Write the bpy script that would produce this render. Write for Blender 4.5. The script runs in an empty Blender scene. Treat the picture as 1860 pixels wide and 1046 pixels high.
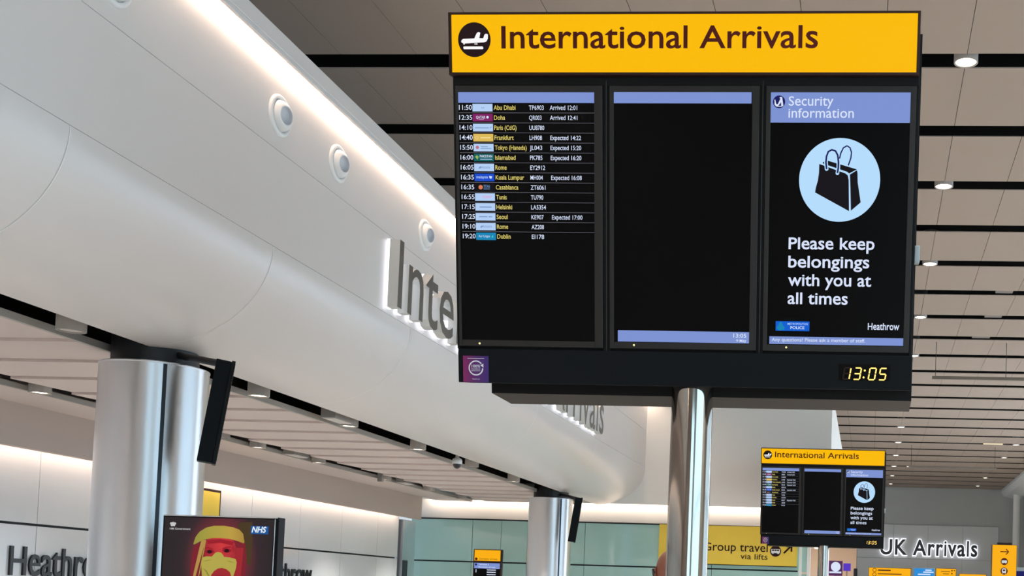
import bpy, bmesh, math, random
from mathutils import Vector, Matrix
random.seed(7)
S = bpy.context.scene
COL = S.collection

# ------------------------------------------------------------------ camera
F_PX, PPX, PPY, CAM_H = 2100.0, 1440.0, 994.0, 1.55      # focal length and principal point in pixels of the 1860x1046 frame
_f = Vector((140.0, 98.0, F_PX)).normalized()            # direction of the hall's long axis (+Y) seen from the camera (x right, y down, z forward)
_d = Vector((-0.028, 1.0, 0.0)); _d = (_d - _d.dot(_f) * _f).normalized()
_r = _d.cross(_f)
AX = (_r, _f, -_d)                                        # world X, Y, Z written in camera axes
cam_right = Vector((AX[0].x, AX[1].x, AX[2].x))
cam_down = Vector((AX[0].y, AX[1].y, AX[2].y))
cam_fwd = Vector((AX[0].z, AX[1].z, AX[2].z))
cam = bpy.data.cameras.new('camera')
cam_o = bpy.data.objects.new('camera', cam); COL.objects.link(cam_o)
mw = Matrix.Identity(4)
for i, v in enumerate((cam_right, -cam_down, -cam_fwd)):
    mw[0][i], mw[1][i], mw[2][i] = v
mw[0][3], mw[1][3], mw[2][3] = 0.0, 0.0, CAM_H
cam_o.matrix_world = mw
cam.sensor_width = 36.0
cam.lens = F_PX / 1860.0 * 36.0
cam.shift_x = (930.0 - PPX) / 1860.0
cam.shift_y = (PPY - 523.0) / 1860.0
cam.clip_end = 300
S.camera = cam_o

def ray(x, y):
    d = Vector(((x - PPX) / F_PX, (y - PPY) / F_PX, 1.0))
    return Vector((AX[0].dot(d), AX[1].dot(d), AX[2].dot(d)))
def at(x, y, Y):                 # the point at distance Y seen at a pixel
    d = ray(x, y); d = d * (Y / d.y); return Vector((d.x, d.y, d.z + CAM_H))
def at_x(x, y, X):
    d = ray(x, y); d = d * (X / d.x); return Vector((d.x, d.y, d.z + CAM_H))
def at_z(x, y, Z):
    d = ray(x, y); d = d * ((Z - CAM_H) / d.z); return Vector((d.x, d.y, d.z + CAM_H))

# ------------------------------------------------------------------ world, exposure, daylight
S.view_settings.view_transform = 'Standard'
S.view_settings.look = 'None'
S.view_settings.exposure = 0.0
S.view_settings.gamma = 1.0
S.view_settings.use_curve_mapping = False
W = bpy.data.worlds.new('sky'); S.world = W; W.use_nodes = True
W.node_tree.nodes['Background'].inputs[0].default_value = (0.80, 0.90, 1.0, 1)
W.node_tree.nodes['Background'].inputs[1].default_value = 0.8
R90 = math.pi / 2
HX = 9.0                          # the glazed side of the hall on the right; its bright panes (window_1 ... window_4) let the daylight in
def spot(loc, power, angle=90, color=(1.0, .955, .90), r=.09):
    l = bpy.data.lights.new('lamp_or_fill_beam', 'SPOT'); l.energy = power; l.spot_size = math.radians(angle); l.spot_blend = .6; l.color = color; l.shadow_soft_size = r
    o = bpy.data.objects.new('lamp_or_fill_beam', l); COL.objects.link(o); o.location = loc
    return o
# the hall's rows of ceiling lamps, outermost row added unseen to light the floor: (row X, first Y, last Y, step, power)
for rx, ya, yb, st, pw in ((.70, -8, 47, 3.0074, 330), (4.13, -8, 47, 6.0148, 1150), (7.5, -8, 35, 6.0148, 1000)):
    y = 9.89 - 6.0148 * 3
    while y < yb:
        if y < 42: spot((rx, y, 6.20), pw)
        y += st
spot((-2.3, 18.2, 6.2), 260, 70)
for y in (-12, -8, -4): spot((-1.5, y, 6.2), 350)  # added fill spots without fixtures, brighten the dim back-left mirrored in the steel
for y in (-12, -7.5, -3, 1, 5, 9.3, 12.9, 16.4, 18.6):          # and of the lamps in the two soffit slots
    spot((-5.03, y, 3.03), 230); spot((-6.95, y, 3.03), 230)

# ------------------------------------------------------------------ materials
def lin(c):
    out = []
    for v in c:
        v /= 255.0
        out.append(v / 12.92 if v <= .04045 else ((v + .055) / 1.055) ** 2.4)
    return (*out, 1.0)
def mat(name, rgb, rough=.5, metal=0.0, spec=.5, noise=0.0, nscale=8.0, bump=0.0, bscale=40.0, stretch=None):
    m = bpy.data.materials.new(name); m.use_nodes = True
    nt = m.node_tree; b = nt.nodes['Principled BSDF']
    c = lin(rgb)
    b.inputs['Base Color'].default_value = c
    b.inputs['Roughness'].default_value = rough
    b.inputs['Metallic'].default_value = metal
    b.inputs['Specular IOR Level'].default_value = spec
    tc = nt.nodes.new('ShaderNodeTexCoord')
    src = tc.outputs['Object']
    if stretch:
        mp = nt.nodes.new('ShaderNodeMapping'); mp.inputs['Scale'].default_value = stretch
        nt.links.new(src, mp.inputs['Vector']); src = mp.outputs['Vector']
    n = nt.nodes.new('ShaderNodeTexNoise'); n.inputs['Scale'].default_value = nscale
    nt.links.new(src, n.inputs['Vector'])
    if noise > 0:
        mr = nt.nodes.new('ShaderNodeMapRange')
        mr.inputs['To Min'].default_value = 1 - noise; mr.inputs['To Max'].default_value = 1 + noise
        nt.links.new(n.outputs['Fac'], mr.inputs['Value'])
        mx = nt.nodes.new('ShaderNodeVectorMath'); mx.operation = 'SCALE'
        mx.inputs[0].default_value = c[:3]
        nt.links.new(mr.outputs['Result'], mx.inputs['Scale'])
        nt.links.new(mx.outputs['Vector'], b.inputs['Base Color'])
    if bump > 0:
        n2 = nt.nodes.new('ShaderNodeTexNoise'); n2.inputs['Scale'].default_value = bscale
        nt.links.new(src, n2.inputs['Vector'])
        bp = nt.nodes.new('ShaderNodeBump'); bp.inputs['Strength'].default_value = bump; bp.inputs['Distance'].default_value = .01
        nt.links.new(n2.outputs['Fac'], bp.inputs['Height']); nt.links.new(bp.outputs['Normal'], b.inputs['Normal'])
    return m
def glow(name, rgb, strength=1.0):
    m = bpy.data.materials.new(name); m.use_nodes = True
    b = m.node_tree.nodes['Principled BSDF']
    b.inputs['Base Color'].default_value = (.004, .004, .004, 1)
    b.inputs['Roughness'].default_value = .35
    b.inputs['Specular IOR Level'].default_value = .06
    b.inputs['Emission Color'].default_value = lin(rgb)
    b.inputs['Emission Strength'].default_value = strength
    return m
def brushed(m, aniso=.8):
    nt = m.node_tree; b = nt.nodes['Principled BSDF']; t = nt.nodes.new('ShaderNodeTangent'); t.direction_type = 'RADIAL'; t.axis = 'Z'
    nt.links.new(t.outputs['Tangent'], b.inputs['Tangent']); b.inputs['Anisotropic'].default_value = aniso; b.inputs['Anisotropic Rotation'].default_value = .25
    return m
M = dict(
    floor=mat('polished_stone', (206, 203, 199), .25, noise=.06, nscale=1.5),
    white=mat('bulkhead_white', (219, 212, 208), .30, spec=.5, noise=.01, nscale=.6),
    white_matt=mat('wall_white', (240, 238, 233), .6, noise=.015, nscale=.8),
    ceil=mat('ceiling_panel', (161, 146, 134), .75, spec=.2, noise=.02, nscale=1.2, bump=.05, bscale=120),
    soffit=mat('soffit_panel', (210, 195, 189), .55, spec=.3, noise=.015, nscale=1.0),
    drop=mat('drop_beige', (178, 164, 155), .6, noise=.015, nscale=1.0),
    lip=mat('slot_edge', (170, 163, 155), .5, noise=.02),
    black=mat('recess_black', (10, 10, 10), .8, spec=.1, noise=.1),
    neck=mat('neck_black', (14, 14, 16), .5, noise=.1),
    wallgrey=mat('far_wall_grey', (187, 189, 185), .6, noise=.03, nscale=.7),
    bandgrey=mat('far_band_grey', (218, 219, 217), .55, noise=.03, nscale=.7),
    leftwall=mat('back_painted_glass_white', (204, 205, 206), .12, spec=.5, noise=.01),
    green=mat('back_painted_glass_green', (170, 208, 200), .06, spec=.75, noise=.03, nscale=.5),
    seam=mat('joint_black', (14, 15, 15), .6, noise=.1),
    seamgrey=mat('joint_grey', (140, 140, 138), .6, noise=.1),
    steel=brushed(mat('brushed_steel', (224, 226, 230), .36, 1.0, noise=.02, nscale=5, stretch=(60, 60, .4))),
    steel_p=mat('polished_steel', (172, 163, 154), .09, 1.0, noise=.04, nscale=4, stretch=(20, 20, .6)),
    jointdk=mat('joint_or_reflection', (38, 42, 50), .35, .4, noise=.1),
    board=mat('board_black', (9, 9, 10), .5, spec=.2, noise=.1),
    bezel=mat('bezel_grey', (33, 31, 30), .45, spec=.4, noise=.1),
    screen=mat('screen_black', (4, 3, 4), .3, spec=.12, noise=.1),
    fascia=mat('fascia_dark', (12, 17, 21), .6, spec=.15, noise=.08, nscale=60),
    under=mat('rear_housing_brown', (58, 50, 44), .6, spec=.3, noise=.08),
    frame=mat('header_frame', (44, 20, 16), .5, spec=.3, noise=.1),
    signbrown=mat('sign_brown', (84, 22, 14), .6, spec=.2, noise=.05),
    signdark=mat('sign_dark_brown', (40, 16, 20), .6, spec=.2, noise=.05),
    printwhite=mat('print_white', (235, 236, 240), .6, noise=.02),
    letter=mat('letter_face', (112, 108, 102), .35, .55, noise=.05),
    letterside=mat('letter_return', (212, 212, 208), .35, .35, noise=.03),
    letterdk=mat('letter_charcoal', (78, 79, 82), .5, noise=.05),
    letterblk=mat('letter_black', (26, 26, 28), .35, noise=.05),
    nozzle=mat('nozzle_white', (228, 227, 225), .4, noise=.02),
    nozzlein=mat('nozzle_grey', (205, 205, 210), .5, noise=.05),
    can=mat('lamp_housing', (150, 142, 136), .5, noise=.05),
    bar=mat('bar_brown', (120, 110, 98), .5, noise=.05),
    plate=mat('ceiling_plate', (205, 198, 192), .5, noise=.03),
    camdome=mat('camera_dome', (20, 16, 16), .1, spec=.6, noise=.1),
    yellow_p=mat('sign_yellow_print', (238, 205, 74), .5, noise=.02),
    bluegrey=mat('sensor_blue_grey', (165, 176, 180), .45, noise=.05),
    skin=mat('skin', (166, 102, 80), .45, noise=.06, nscale=14, bump=.03, bscale=90),
    jacket=mat('jacket_dark', (28, 28, 32), .8, noise=.15, bump=.1),
    trousers=mat('trousers_blue', (40, 46, 62), .85, noise=.15, bump=.1),
    shoe=mat('shoe_brown', (60, 40, 28), .5, noise=.1),
    ear=mat('earpiece_black', (20, 18, 20), .4, noise=.1),
    shopwall=mat('shop_wall', (226, 212, 198), .6, noise=.02),
    purple_p=mat('purple_print', (84, 36, 120), .5, noise=.05),
    # things that give off light
    led=glow('led_warm', (255, 224, 200), 22.0),
    led_cove=glow('led_cove', (255, 228, 208), 17.0),
    lamp=glow('lamp_disc', (255, 244, 222), 6.0),
    lamp_dim=glow('lamp_linear', (255, 240, 196), 1.1),
    halo=glow('halo_white', (240, 242, 255), 2.0),
    lit_white=glow('lit_white', (250, 250, 250), 1.0),
    yellow=glow('sign_yellow_lit', (252, 187, 0), 1.0),
    day1=glow('daylight_pane', (190, 232, 255), 4.2), day2=glow('daylight_pane_side', (198, 232, 255), 2.4), day3=glow('daylight_pane_far', (214, 236, 255), 5.0),
    halo2=glow('halo_white_far', (244, 246, 255), 1.3),
    yellow2=glow('sign_yellow_lit_far', (252, 176, 16), 1.0),
    s_white=glow('screen_white', (222, 232, 255), .95),
    s_grey=glow('screen_grey', (112, 112, 122), .8),
    s_yellow=glow('screen_yellow', (236, 218, 120), .9),
    s_bar=glow('screen_bar', (128, 150, 214), .95),
    s_pale=glow('screen_pale', (184, 212, 250), .95),
    s_disc=glow('screen_disc', (182, 220, 252), 1.0),
    s_dark=glow('screen_dark', (18, 14, 20), 1.0),
    s_navy=glow('screen_navy', (26, 26, 92), 1.0),
    s_maroon=glow('screen_maroon', (130, 34, 100), .95),
    s_gold=glow('screen_gold', (226, 190, 92), .95),
    s_goldp=glow('screen_gold_pale', (246, 226, 160), .95),
    s_green=glow('screen_green', (16, 96, 96), .95),
    s_blue=glow('screen_blue', (24, 76, 206), .95),
    s_cyan=glow('screen_cyan', (22, 136, 186), .95),
    s_mid=glow('screen_slate', (120, 156, 206), .9),
    s_pink=glow('screen_pink', (226, 176, 226), .9),
    s_red=glow('screen_red', (206, 110, 126), .9),
    s_orange=glow('screen_orange', (226, 130, 90), .9),
    s_lime=glow('screen_lime', (160, 190, 90), .9),
    s_teal=glow('screen_teal', (80, 214, 200), .9),
    s_police=glow('screen_police', (14, 96, 214), .95),
    s_face=glow('screen_display_blue', (120, 160, 236), 2.5),
    digit=glow('digit_amber', (255, 214, 110), 1.9),
    digit_off=glow('digit_off', (40, 30, 24), 1.0),
    led_dot=glow('indicator', (246, 240, 170), 1.4),
    purple=glow('purple_lit', (86, 56, 190), 1.0),
    shoplight=glow('shop_light', (255, 240, 226), 2.2),
    skyblue=glow('sign_blue_lit', (46, 140, 214), 1.0),
)
def grad_mat(name, stops, kind='LINEAR', vec='Generated', strength=1.0, rot=None, loc=None, scale=None, base=False):
    m = bpy.data.materials.new(name); m.use_nodes = True
    nt = m.node_tree; b = nt.nodes['Principled BSDF']
    tc = nt.nodes.new('ShaderNodeTexCoord'); mp = nt.nodes.new('ShaderNodeMapping')
    if rot: mp.inputs['Rotation'].default_value = rot
    if loc: mp.inputs['Location'].default_value = loc
    if scale: mp.inputs['Scale'].default_value = scale
    g = nt.nodes.new('ShaderNodeTexGradient'); g.gradient_type = kind
    cr = nt.nodes.new('ShaderNodeValToRGB')
    while len(cr.color_ramp.elements) < len(stops): cr.color_ramp.elements.new(.5)
    for e, (p, c) in zip(cr.color_ramp.elements, stops): e.position = p; e.color = lin(c)
    nt.links.new(tc.outputs[vec], mp.inputs['Vector']); nt.links.new(mp.outputs['Vector'], g.inputs['Vector'])
    nt.links.new(g.outputs['Fac'], cr.inputs['Fac'])
    if base:
        nt.links.new(cr.outputs['Color'], b.inputs['Base Color']); b.inputs['Roughness'].default_value = .5
    else:
        b.inputs['Base Color'].default_value = (.01, .01, .01, 1); b.inputs['Specular IOR Level'].default_value = .2
        nt.links.new(cr.outputs['Color'], b.inputs['Emission Color']); b.inputs['Emission Strength'].default_value = strength
    return m

# ------------------------------------------------------------------ mesh builder
_tcache = {}
def _raw(t, bold):
    c = bpy.data.curves.new('t', 'FONT'); c.body = t; c.size = 1.0; c.offset = bold; c.resolution_u = 3
    c.fill_mode = 'FRONT'
    o = bpy.data.objects.new('t', c); COL.objects.link(o)
    dg = bpy.context.evaluated_depsgraph_get()
    me = bpy.data.meshes.new_from_object(o.evaluated_get(dg))
    vs = [(v.co.x, v.co.y) for v in me.vertices]; fs = [tuple(p.vertices) for p in me.polygons]
    bpy.data.objects.remove(o); bpy.data.curves.remove(c); bpy.data.meshes.remove(me)
    return vs, fs
CAPH = max(v[1] for v in _raw('H', 0)[0]); XH = max(v[1] for v in _raw('x', 0)[0]) / CAPH
XH_TO = .735                                  # the airport lettering has a tall x-height
_adv = {}
def advance(ch):
    if ch not in _adv:
        w = lambda t: max(v[0] for v in _raw(t, 0)[0])
        _adv[ch] = (w('H' + ch + 'H') - w('HH')) / CAPH
    return _adv[ch]
def one(ch, bold):
    key = (ch, bold)
    if key not in _tcache:
        vs, fs = _raw(ch, bold)
        def my(y):
            if not ch.islower(): return y
            if y <= 0: return y
            if y <= XH: return y * XH_TO / XH
            top = 1.06; return XH_TO + (y - XH) * (top - XH_TO) / (top - XH)
        _tcache[key] = ([(x / CAPH, my(y / CAPH)) for x, y in vs], fs)
    return _tcache[key]
def glyphs(s, bold=0.0):
    """triangulated outline of a text at cap height 1, baseline at y=0"""
    x = 0.0; V = []; Fc = []
    for ch in s:
        if ch != ' ':
            vs, fs = one(ch, bold); n = len(V)
            V += [(vx + x, vy) for vx, vy in vs]; Fc += [tuple(i + n for i in f) for f in fs]
        x += advance(ch)
    return V, Fc

class MB:
    def __init__(s, mtx=None):
        s.bm = bmesh.new(); s.m = mtx or Matrix.Identity(4); s.mats = []
    def mi(s, m):
        if isinstance(m, str): m = M[m]
        if m not in s.mats: s.mats.append(m)
        return s.mats.index(m)
    def add(s, vs, fs, m, smooth=False):
        i = s.mi(m); bv = [s.bm.verts.new(s.m @ Vector(v)) for v in vs]
        for f in fs:
            try:
                fc = s.bm.faces.new([bv[k] for k in f]); fc.material_index = i; fc.smooth = smooth
            except ValueError: pass
        return bv
    def box(s, x0, x1, y0, y1, z0, z1, m):
        if x0 > x1: x0, x1 = x1, x0
        if y0 > y1: y0, y1 = y1, y0
        if z0 > z1: z0, z1 = z1, z0
        vs = [(x, y, z) for z in (z0, z1) for y in (y0, y1) for x in (x0, x1)]
        s.add(vs, [(0, 2, 3, 1), (4, 5, 7, 6), (0, 1, 5, 4), (2, 6, 7, 3), (0, 4, 6, 2), (1, 3, 7, 5)], m)
    def prism(s, pts, z0, z1, m, m_side=None):
        n = len(pts)
        a = sum(pts[i][0] * pts[(i + 1) % n][1] - pts[(i + 1) % n][0] * pts[i][1] for i in range(n))
        if a < 0: pts = pts[::-1]
        vs = [(x, y, z0) for x, y in pts] + [(x, y, z1) for x, y in pts]
        s.add(vs, [tuple(range(n))[::-1], tuple(range(n, 2 * n))], m)
        s.add(vs, [(i, (i + 1) % n, n + (i + 1) % n, n + i) for i in range(n)], m_side or m)
    def disc(s, cx, cy, r, z0, z1, m, seg=48, ry=None):
        ry = ry or r
        s.prism([(cx + r * math.cos(2 * math.pi * i / seg), cy + ry * math.sin(2 * math.pi * i / seg)) for i in range(seg)], z0, z1, m)
    def ring(s, cx, cy, r0, r1, z0, z1, m, a0=0.0, a1=360.0, seg=48):
        n = seg; vs = []; fs = []
        for i in range(n + 1):
            a = math.radians(a0 + (a1 - a0) * i / n); c, q = math.cos(a), math.sin(a)
            vs += [(cx + r0 * c, cy + r0 * q, z0), (cx + r1 * c, cy + r1 * q, z0), (cx + r1 * c, cy + r1 * q, z1), (cx + r0 * c, cy + r0 * q, z1)]
        for i in range(n):
            b = 4 * i
            for k in range(4):
                fs.append((b + k, b + (k + 1) % 4, b + 4 + (k + 1) % 4, b + 4 + k)[::-1])
        s.add(vs, fs, m)
    def stroke(s, pts, w, z0, z1, m):
        n = len(pts); L = []; Rr = []
        for i, (x, y) in enumerate(pts):
            a = Vector(pts[max(i - 1, 0)]); b = Vector(pts[min(i + 1, n - 1)]); t = (b - a).normalized()
            L.append((x - t.y * w / 2, y + t.x * w / 2)); Rr.append((x + t.y * w / 2, y - t.x * w / 2))
        for i in range(n - 1):
            s.prism([L[i], L[i + 1], Rr[i + 1], Rr[i]], z0, z1, m)
    def cyl(s, p0, p1, r0, m, r1=None, seg=24, caps=True, smooth=True):
        r1 = r0 if r1 is None else r1
        p0, p1 = Vector(p0), Vector(p1); ax = (p1 - p0).normalized()
        u = ax.cross(Vector((0, 0, 1)) if abs(ax.z) < .9 else Vector((1, 0, 0))).normalized(); v = ax.cross(u)
        ring = lambda p, r: [tuple(p + r * (math.cos(2 * math.pi * i / seg) * u + math.sin(2 * math.pi * i / seg) * v)) for i in range(seg)]
        vs = ring(p0, r0) + ring(p1, r1)
        bv = s.add(vs, [(i, (i + 1) % seg, seg + (i + 1) % seg, seg + i) for i in range(seg)], m, smooth)
        if caps:
            s.add(vs[:seg], [tuple(range(seg))[::-1]], m); s.add(vs[seg:], [tuple(range(seg))], m)      # own vertices: the wall keeps level normals
    def lathe(s, prof, m, seg=32, c=(0, 0, 0), smooth=True):
        """profile of (radius, z) turned about local z"""
        vs = []; fs = []; n = len(prof)
        for r, z in prof:
            vs += [(c[0] + r * math.cos(2 * math.pi * i / seg), c[1] + r * math.sin(2 * math.pi * i / seg), c[2] + z) for i in range(seg)]
        for k in range(n - 1):
            for i in range(seg):
                fs.append((k * seg + i, k * seg + (i + 1) % seg, (k + 1) * seg + (i + 1) % seg, (k + 1) * seg + i))
        s.add(vs, fs, m, smooth)
    def text(s, t, x, y, cap, z0, z1, m, width=None, align='l', bold=0.0, m_side=None, shear=0.0, extrude=False):
        vs, fs = glyphs(t, bold)
        if not vs: return (x, x)
        x0 = min(v[0] for v in vs); x1 = max(v[0] for v in vs)
        sx = width / (x1 - x0) if width else cap
        w = sx * (x1 - x0)
        ox = x - x0 * sx - (w if align == 'r' else w / 2 if align == 'c' else 0)
        P = [(ox + vx * sx + shear * vy * cap, y + vy * cap) for vx, vy in vs]
        if not extrude:
            s.add([(a, b, z1) for a, b in P], fs, m)
            return (ox + x0 * sx, ox + x1 * sx)
        bv = s.add([(a, b, z1) for a, b in P], fs, m)
        edges = {}
        for f in fs:
            for i in range(len(f)):
                e = (f[i], f[(i + 1) % len(f)]); edges[e] = edges.get(e, 0) + 1
        side = [(a, b) for (a, b) in edges if (b, a) not in edges]
        lo = [s.bm.verts.new(s.m @ Vector((a, b, z0))) for a, b in P]
        k = s.mi(m_side or m)
        for a, b in side:
            try:
                fc = s.bm.faces.new([bv[b], bv[a], lo[a], lo[b]]); fc.material_index = k
            except ValueError: pass
        for f in fs:
            try:
                fc = s.bm.faces.new([lo[i] for i in f][::-1]); fc.material_index = k
            except ValueError: pass
        return (ox + x0 * sx, ox + x1 * sx)
    def build(s, name, parent=None, bevel=0.0, loc=None):
        me = bpy.data.meshes.new(name)
        loose = [v for v in s.bm.verts if not v.link_faces]
        if loose: bmesh.ops.delete(s.bm, geom=loose, context='VERTS')
        s.bm.to_mesh(me); s.bm.free()
        for m in s.mats: me.materials.append(m)
        o = bpy.data.objects.new(name, me); COL.objects.link(o)
        if parent: o.parent = parent
        if loc: o.location = loc
        if bevel:
            b = o.modifiers.new('bevel', 'BEVEL'); b.width = bevel; b.segments = 2; b.limit_method = 'ANGLE'
        return o
def thing(name, label, cat, loc=(0, 0, 0), rotz=0.0, group=None):
    o = bpy.data.objects.new(name, None); COL.objects.link(o); o.location = loc; o.rotation_euler = (0, 0, rotz)
    o['label'] = label; o['category'] = cat
    if group: o['group'] = group
    return o
def tag(o, label, cat, group=None):
    o['label'] = label; o['category'] = cat
    if group: o['group'] = group
    return o
def struct(o): o['kind'] = 'structure'; return o
def copy_tree(o, parent=None):
    c = o.copy(); COL.objects.link(c)
    if parent: c.parent = parent
    for ch in [x for x in bpy.data.objects if x.parent == o]: copy_tree(ch, c)
    return c
ORD = ['nearest', 'second nearest', 'third nearest', 'fourth nearest', 'fifth nearest', 'sixth nearest', 'seventh nearest', 'eighth nearest',
       'ninth nearest', 'tenth nearest', 'eleventh nearest', 'twelfth nearest', 'thirteenth nearest']

# ------------------------------------------------------------------ the setting
CZ, SZ = 6.25, 3.10               # underside of the main ceiling, underside of the lower soffit
FARY, ENDY = 47.5, 20.0           # end wall of the hall, wall that closes the bulkhead
b = MB(); b.box(-11, HX + .3, -14, 64, -.12, 0, 'floor'); struct(b.build('floor'))
# main ceiling: rows of flat trays with open black gaps between the rows
b = MB(); PIT, G1, GW = 1.5037, 9.89, .27
joint_x = [-3.44 - .69 * 9 + .69 * i for i in range(0, 27)]
for n in range(-16, 26):
    y0 = G1 + PIT * (n - 1) + GW / 2; y1 = y0 + PIT - GW
    if y0 < -13.5: continue
    y1 = min(y1, FARY)
    for i in range(len(joint_x) - 1):
        xa, xb = joint_x[i] + .0028, joint_x[i + 1] - .0028
        if xa > HX: continue
        b.box(xa, min(xb, HX), y0, y1, CZ, CZ + .010, 'ceil')
struct(b.build('ceiling'))
b = MB(); b.box(-10, HX + .2, -14, FARY, CZ + .45, CZ + .55, 'black');
struct(b.build('ceiling_backing'))
# bulkhead (upper left wall): lip, upright face with two open joints, bullnose curve down to the soffit
b = MB(); b.box(-4.45, -3.885, -12, ENDY, 4.99, 5.10, 'white'); b.box(-3.91, -3.885, -12, ENDY, 4.955, 4.99, 'white')
struct(b.build('trim_7', bevel=.004))
prof = [(-4.45, 4.985), (-4.0, 4.985),
        (-4.0, 4.4175), (-4.006, 4.4175), (-4.006, 4.4125), (-4.0, 4.4125), (-4.0, 3.775), (-4.006, 3.775), (-4.006, 3.771), (-4.0, 3.771)]
NB = len(prof)
for i in range(1, 25):
    a = i / 24 * math.pi / 2
    prof.append((-4.0 - .845 * (1 - math.cos(a)) ** 1.0, 3.771 - .671 * math.sin(a)))
prof += [(-4.845, 3.14), (-4.845, 3.5), (-4.45, 3.9)]
b = MB(); n = len(prof); Y0 = -12.0
rows = [Y0, -6, 0, 4, 8, 12, 16, ENDY]
vs = [(x, y, z) for y in rows for x, z in prof]
curve = range(NB - 1, NB + 23)
fs = [(r * n + i, r * n + (i + 1) % n, (r + 1) * n + (i + 1) % n, (r + 1) * n + i) for r in range(len(rows) - 1) for i in range(n) if i not in curve]
fs += [tuple(range(n))[::-1], tuple((len(rows) - 1) * n + i for i in range(n))]
b.add(vs, fs, 'white')
bmesh.ops.recalc_face_normals(b.bm, faces=b.bm.faces[:])
m_ = len(curve) + 1; cv = [(x, y, z) for y in rows for x, z in prof[NB - 1:NB + 24]]
b.add(cv, [(r * m_ + i, (r + 1) * m_ + i, (r + 1) * m_ + i + 1, r * m_ + i + 1) for r in range(len(rows) - 1) for i in range(m_ - 1)], 'white', True)
b.bm.normal_update()
flip = [f for f in b.bm.faces if f.smooth and f.normal.x - f.normal.z < 0]
if flip: bmesh.ops.reverse_faces(b.bm, faces=flip)
struct(b.build('wall_left_bulkhead'))
# sealant lines across the bullnose
b = MB()
for y in (2.2, 5.35, 7.3, 9.6, 13.4, 16.4):
    for i in range(NB - 1, NB + 23):
        (xa, za), (xb, zb) = prof[i], prof[i + 1]
        nx, nz = .5, -.5
        b.add([(xa + .002, y, za - .002), (xb + .002, y, zb - .002), (xb + .002, y + .006, zb - .002), (xa + .002, y + .006, za - .002)], [(0, 1, 2, 3)], 'white_matt', True)
struct(b.build('trim_1'))
# lower soffit: two fields of planks, the second ending in the drop beside the left wall; open slots A and B
b = MB()
def planks(x0, x1, y0, y1, step):
    y = y0; k = 0
    while y < y1 - .01:
        ye = min(y + step, y1)
        b.add([(x0, y + .004, SZ - .008), (x1, y + .004, SZ - .008), (x1, ye, SZ + .012), (x0, ye, SZ + .012),
               (x0, y + .004, SZ + .035), (x1, y + .004, SZ + .035), (x1, ye, SZ + .035), (x0, ye, SZ + .035)],
              [(0, 3, 2, 1), (4, 5, 6, 7), (0, 1, 5, 4), (1, 2, 6, 5), (2, 3, 7, 6), (3, 0, 4, 7)], 'soffit')
        y = ye; k += 1
planks(-6.80, -5.235, -13.8, ENDY, .70)
b.box(-7.72, -7.10, -13.8, ENDY, SZ, SZ + .03, 'soffit')
struct(b.build('ceiling_soffit'))
b = MB()
for x in (-5.235, -7.10): b.box(x, x + .03, -13.8, ENDY, SZ - .012, SZ + .035, 'lip')
struct(b.build('trim_2'))
b = MB(); b.box(-8.3, -4.846, -13.8, ENDY, SZ + .34, SZ + .42, 'black')
struct(b.build('ceiling_soffit_backing'))
b = MB(); b.box(-7.80, -7.72, -13.8, 19.34, 2.71, SZ + .34, 'drop'); struct(b.build('wall_left_drop'))
# left wall of glossy white panels with open joints
LW = -7.95
b = MB()
ys = [-13.62 + 1.27 * i for i in range(26)] + [18.95]
for i in range(len(ys) - 1):
    for z0, z1 in ((0.0, 1.0), (1.008, 2.018), (2.042, 3.3)):
        if ys[i] > 18.95: continue
        b.box(LW - .05, LW, ys[i] + .0035, min(ys[i + 1], 18.95) - .0035, z0, z1, 'leftwall')
struct(b.build('wall_left'))
b = MB(); b.box(LW - .1, LW - .045, -13.8, 18.95, 0, 3.4, 'seam')
struct(b.build('wall_left_backing'))
b = MB(); b.box(-8.25, -7.90, 19.05, 19.55, 0, 2.69, 'steel'); b.box(-7.90, -7.89, 19.05, 19.25, 0, 2.0, 'jointdk'); struct(b.build('trim_3'))  # dark strip paints a reflection on the near half of the steel pillar
# wall closing the bulkhead at the far end, with raked return on its right
b = MB(); b.box(-10, -.95, ENDY, ENDY + .05, 3.125, CZ, 'white_matt')
pts = [(ENDY, 3.125), (ENDY, CZ), (21.0, CZ), (21.34, 5.14), (26.9, 5.09), (30.0, 5.0), (30.0, 3.125)]
b.add([(-.745, y, z) for y, z in pts] + [(-.95, y, z) for y, z in pts], [tuple(range(7)), tuple(range(7, 14))[::-1]] + [(i, (i + 1) % 7, 7 + (i + 1) % 7, 7 + i) for i in range(7)], 'white_matt')
bmesh.ops.recalc_face_normals(b.bm, faces=b.bm.faces[:])
struct(b.build('wall_far_upper'))
b = MB(); b.box(-8.3, -1.25, ENDY + .16, ENDY + .24, 2.79, 3.32, 'white_matt'); struct(b.build('wall_far_cove'))
b = MB(); b.box(-8.2, -1.25, ENDY + .08, ENDY + .16, 2.775, 2.80, 'seam'); struct(b.build('trim_4'))
b = MB(); GX = [-8.2, -7.08, -6.56, -5.05, -3.55, -2.78, -1.25]
for i in range(len(GX) - 1):
    for z0, z1 in ((0, 1.0), (1.01, 2.02), (2.045, 2.775)):
        b.box(GX[i] + .004, GX[i + 1] - .004, ENDY + .10, ENDY + .16, z0, z1, 'green')
struct(b.build('wall_far'))
b = MB(); b.box(-8.2, -1.25, ENDY + .161, ENDY + .22, 0, 2.775, 'seam'); struct(b.build('wall_far_backing'))
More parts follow.
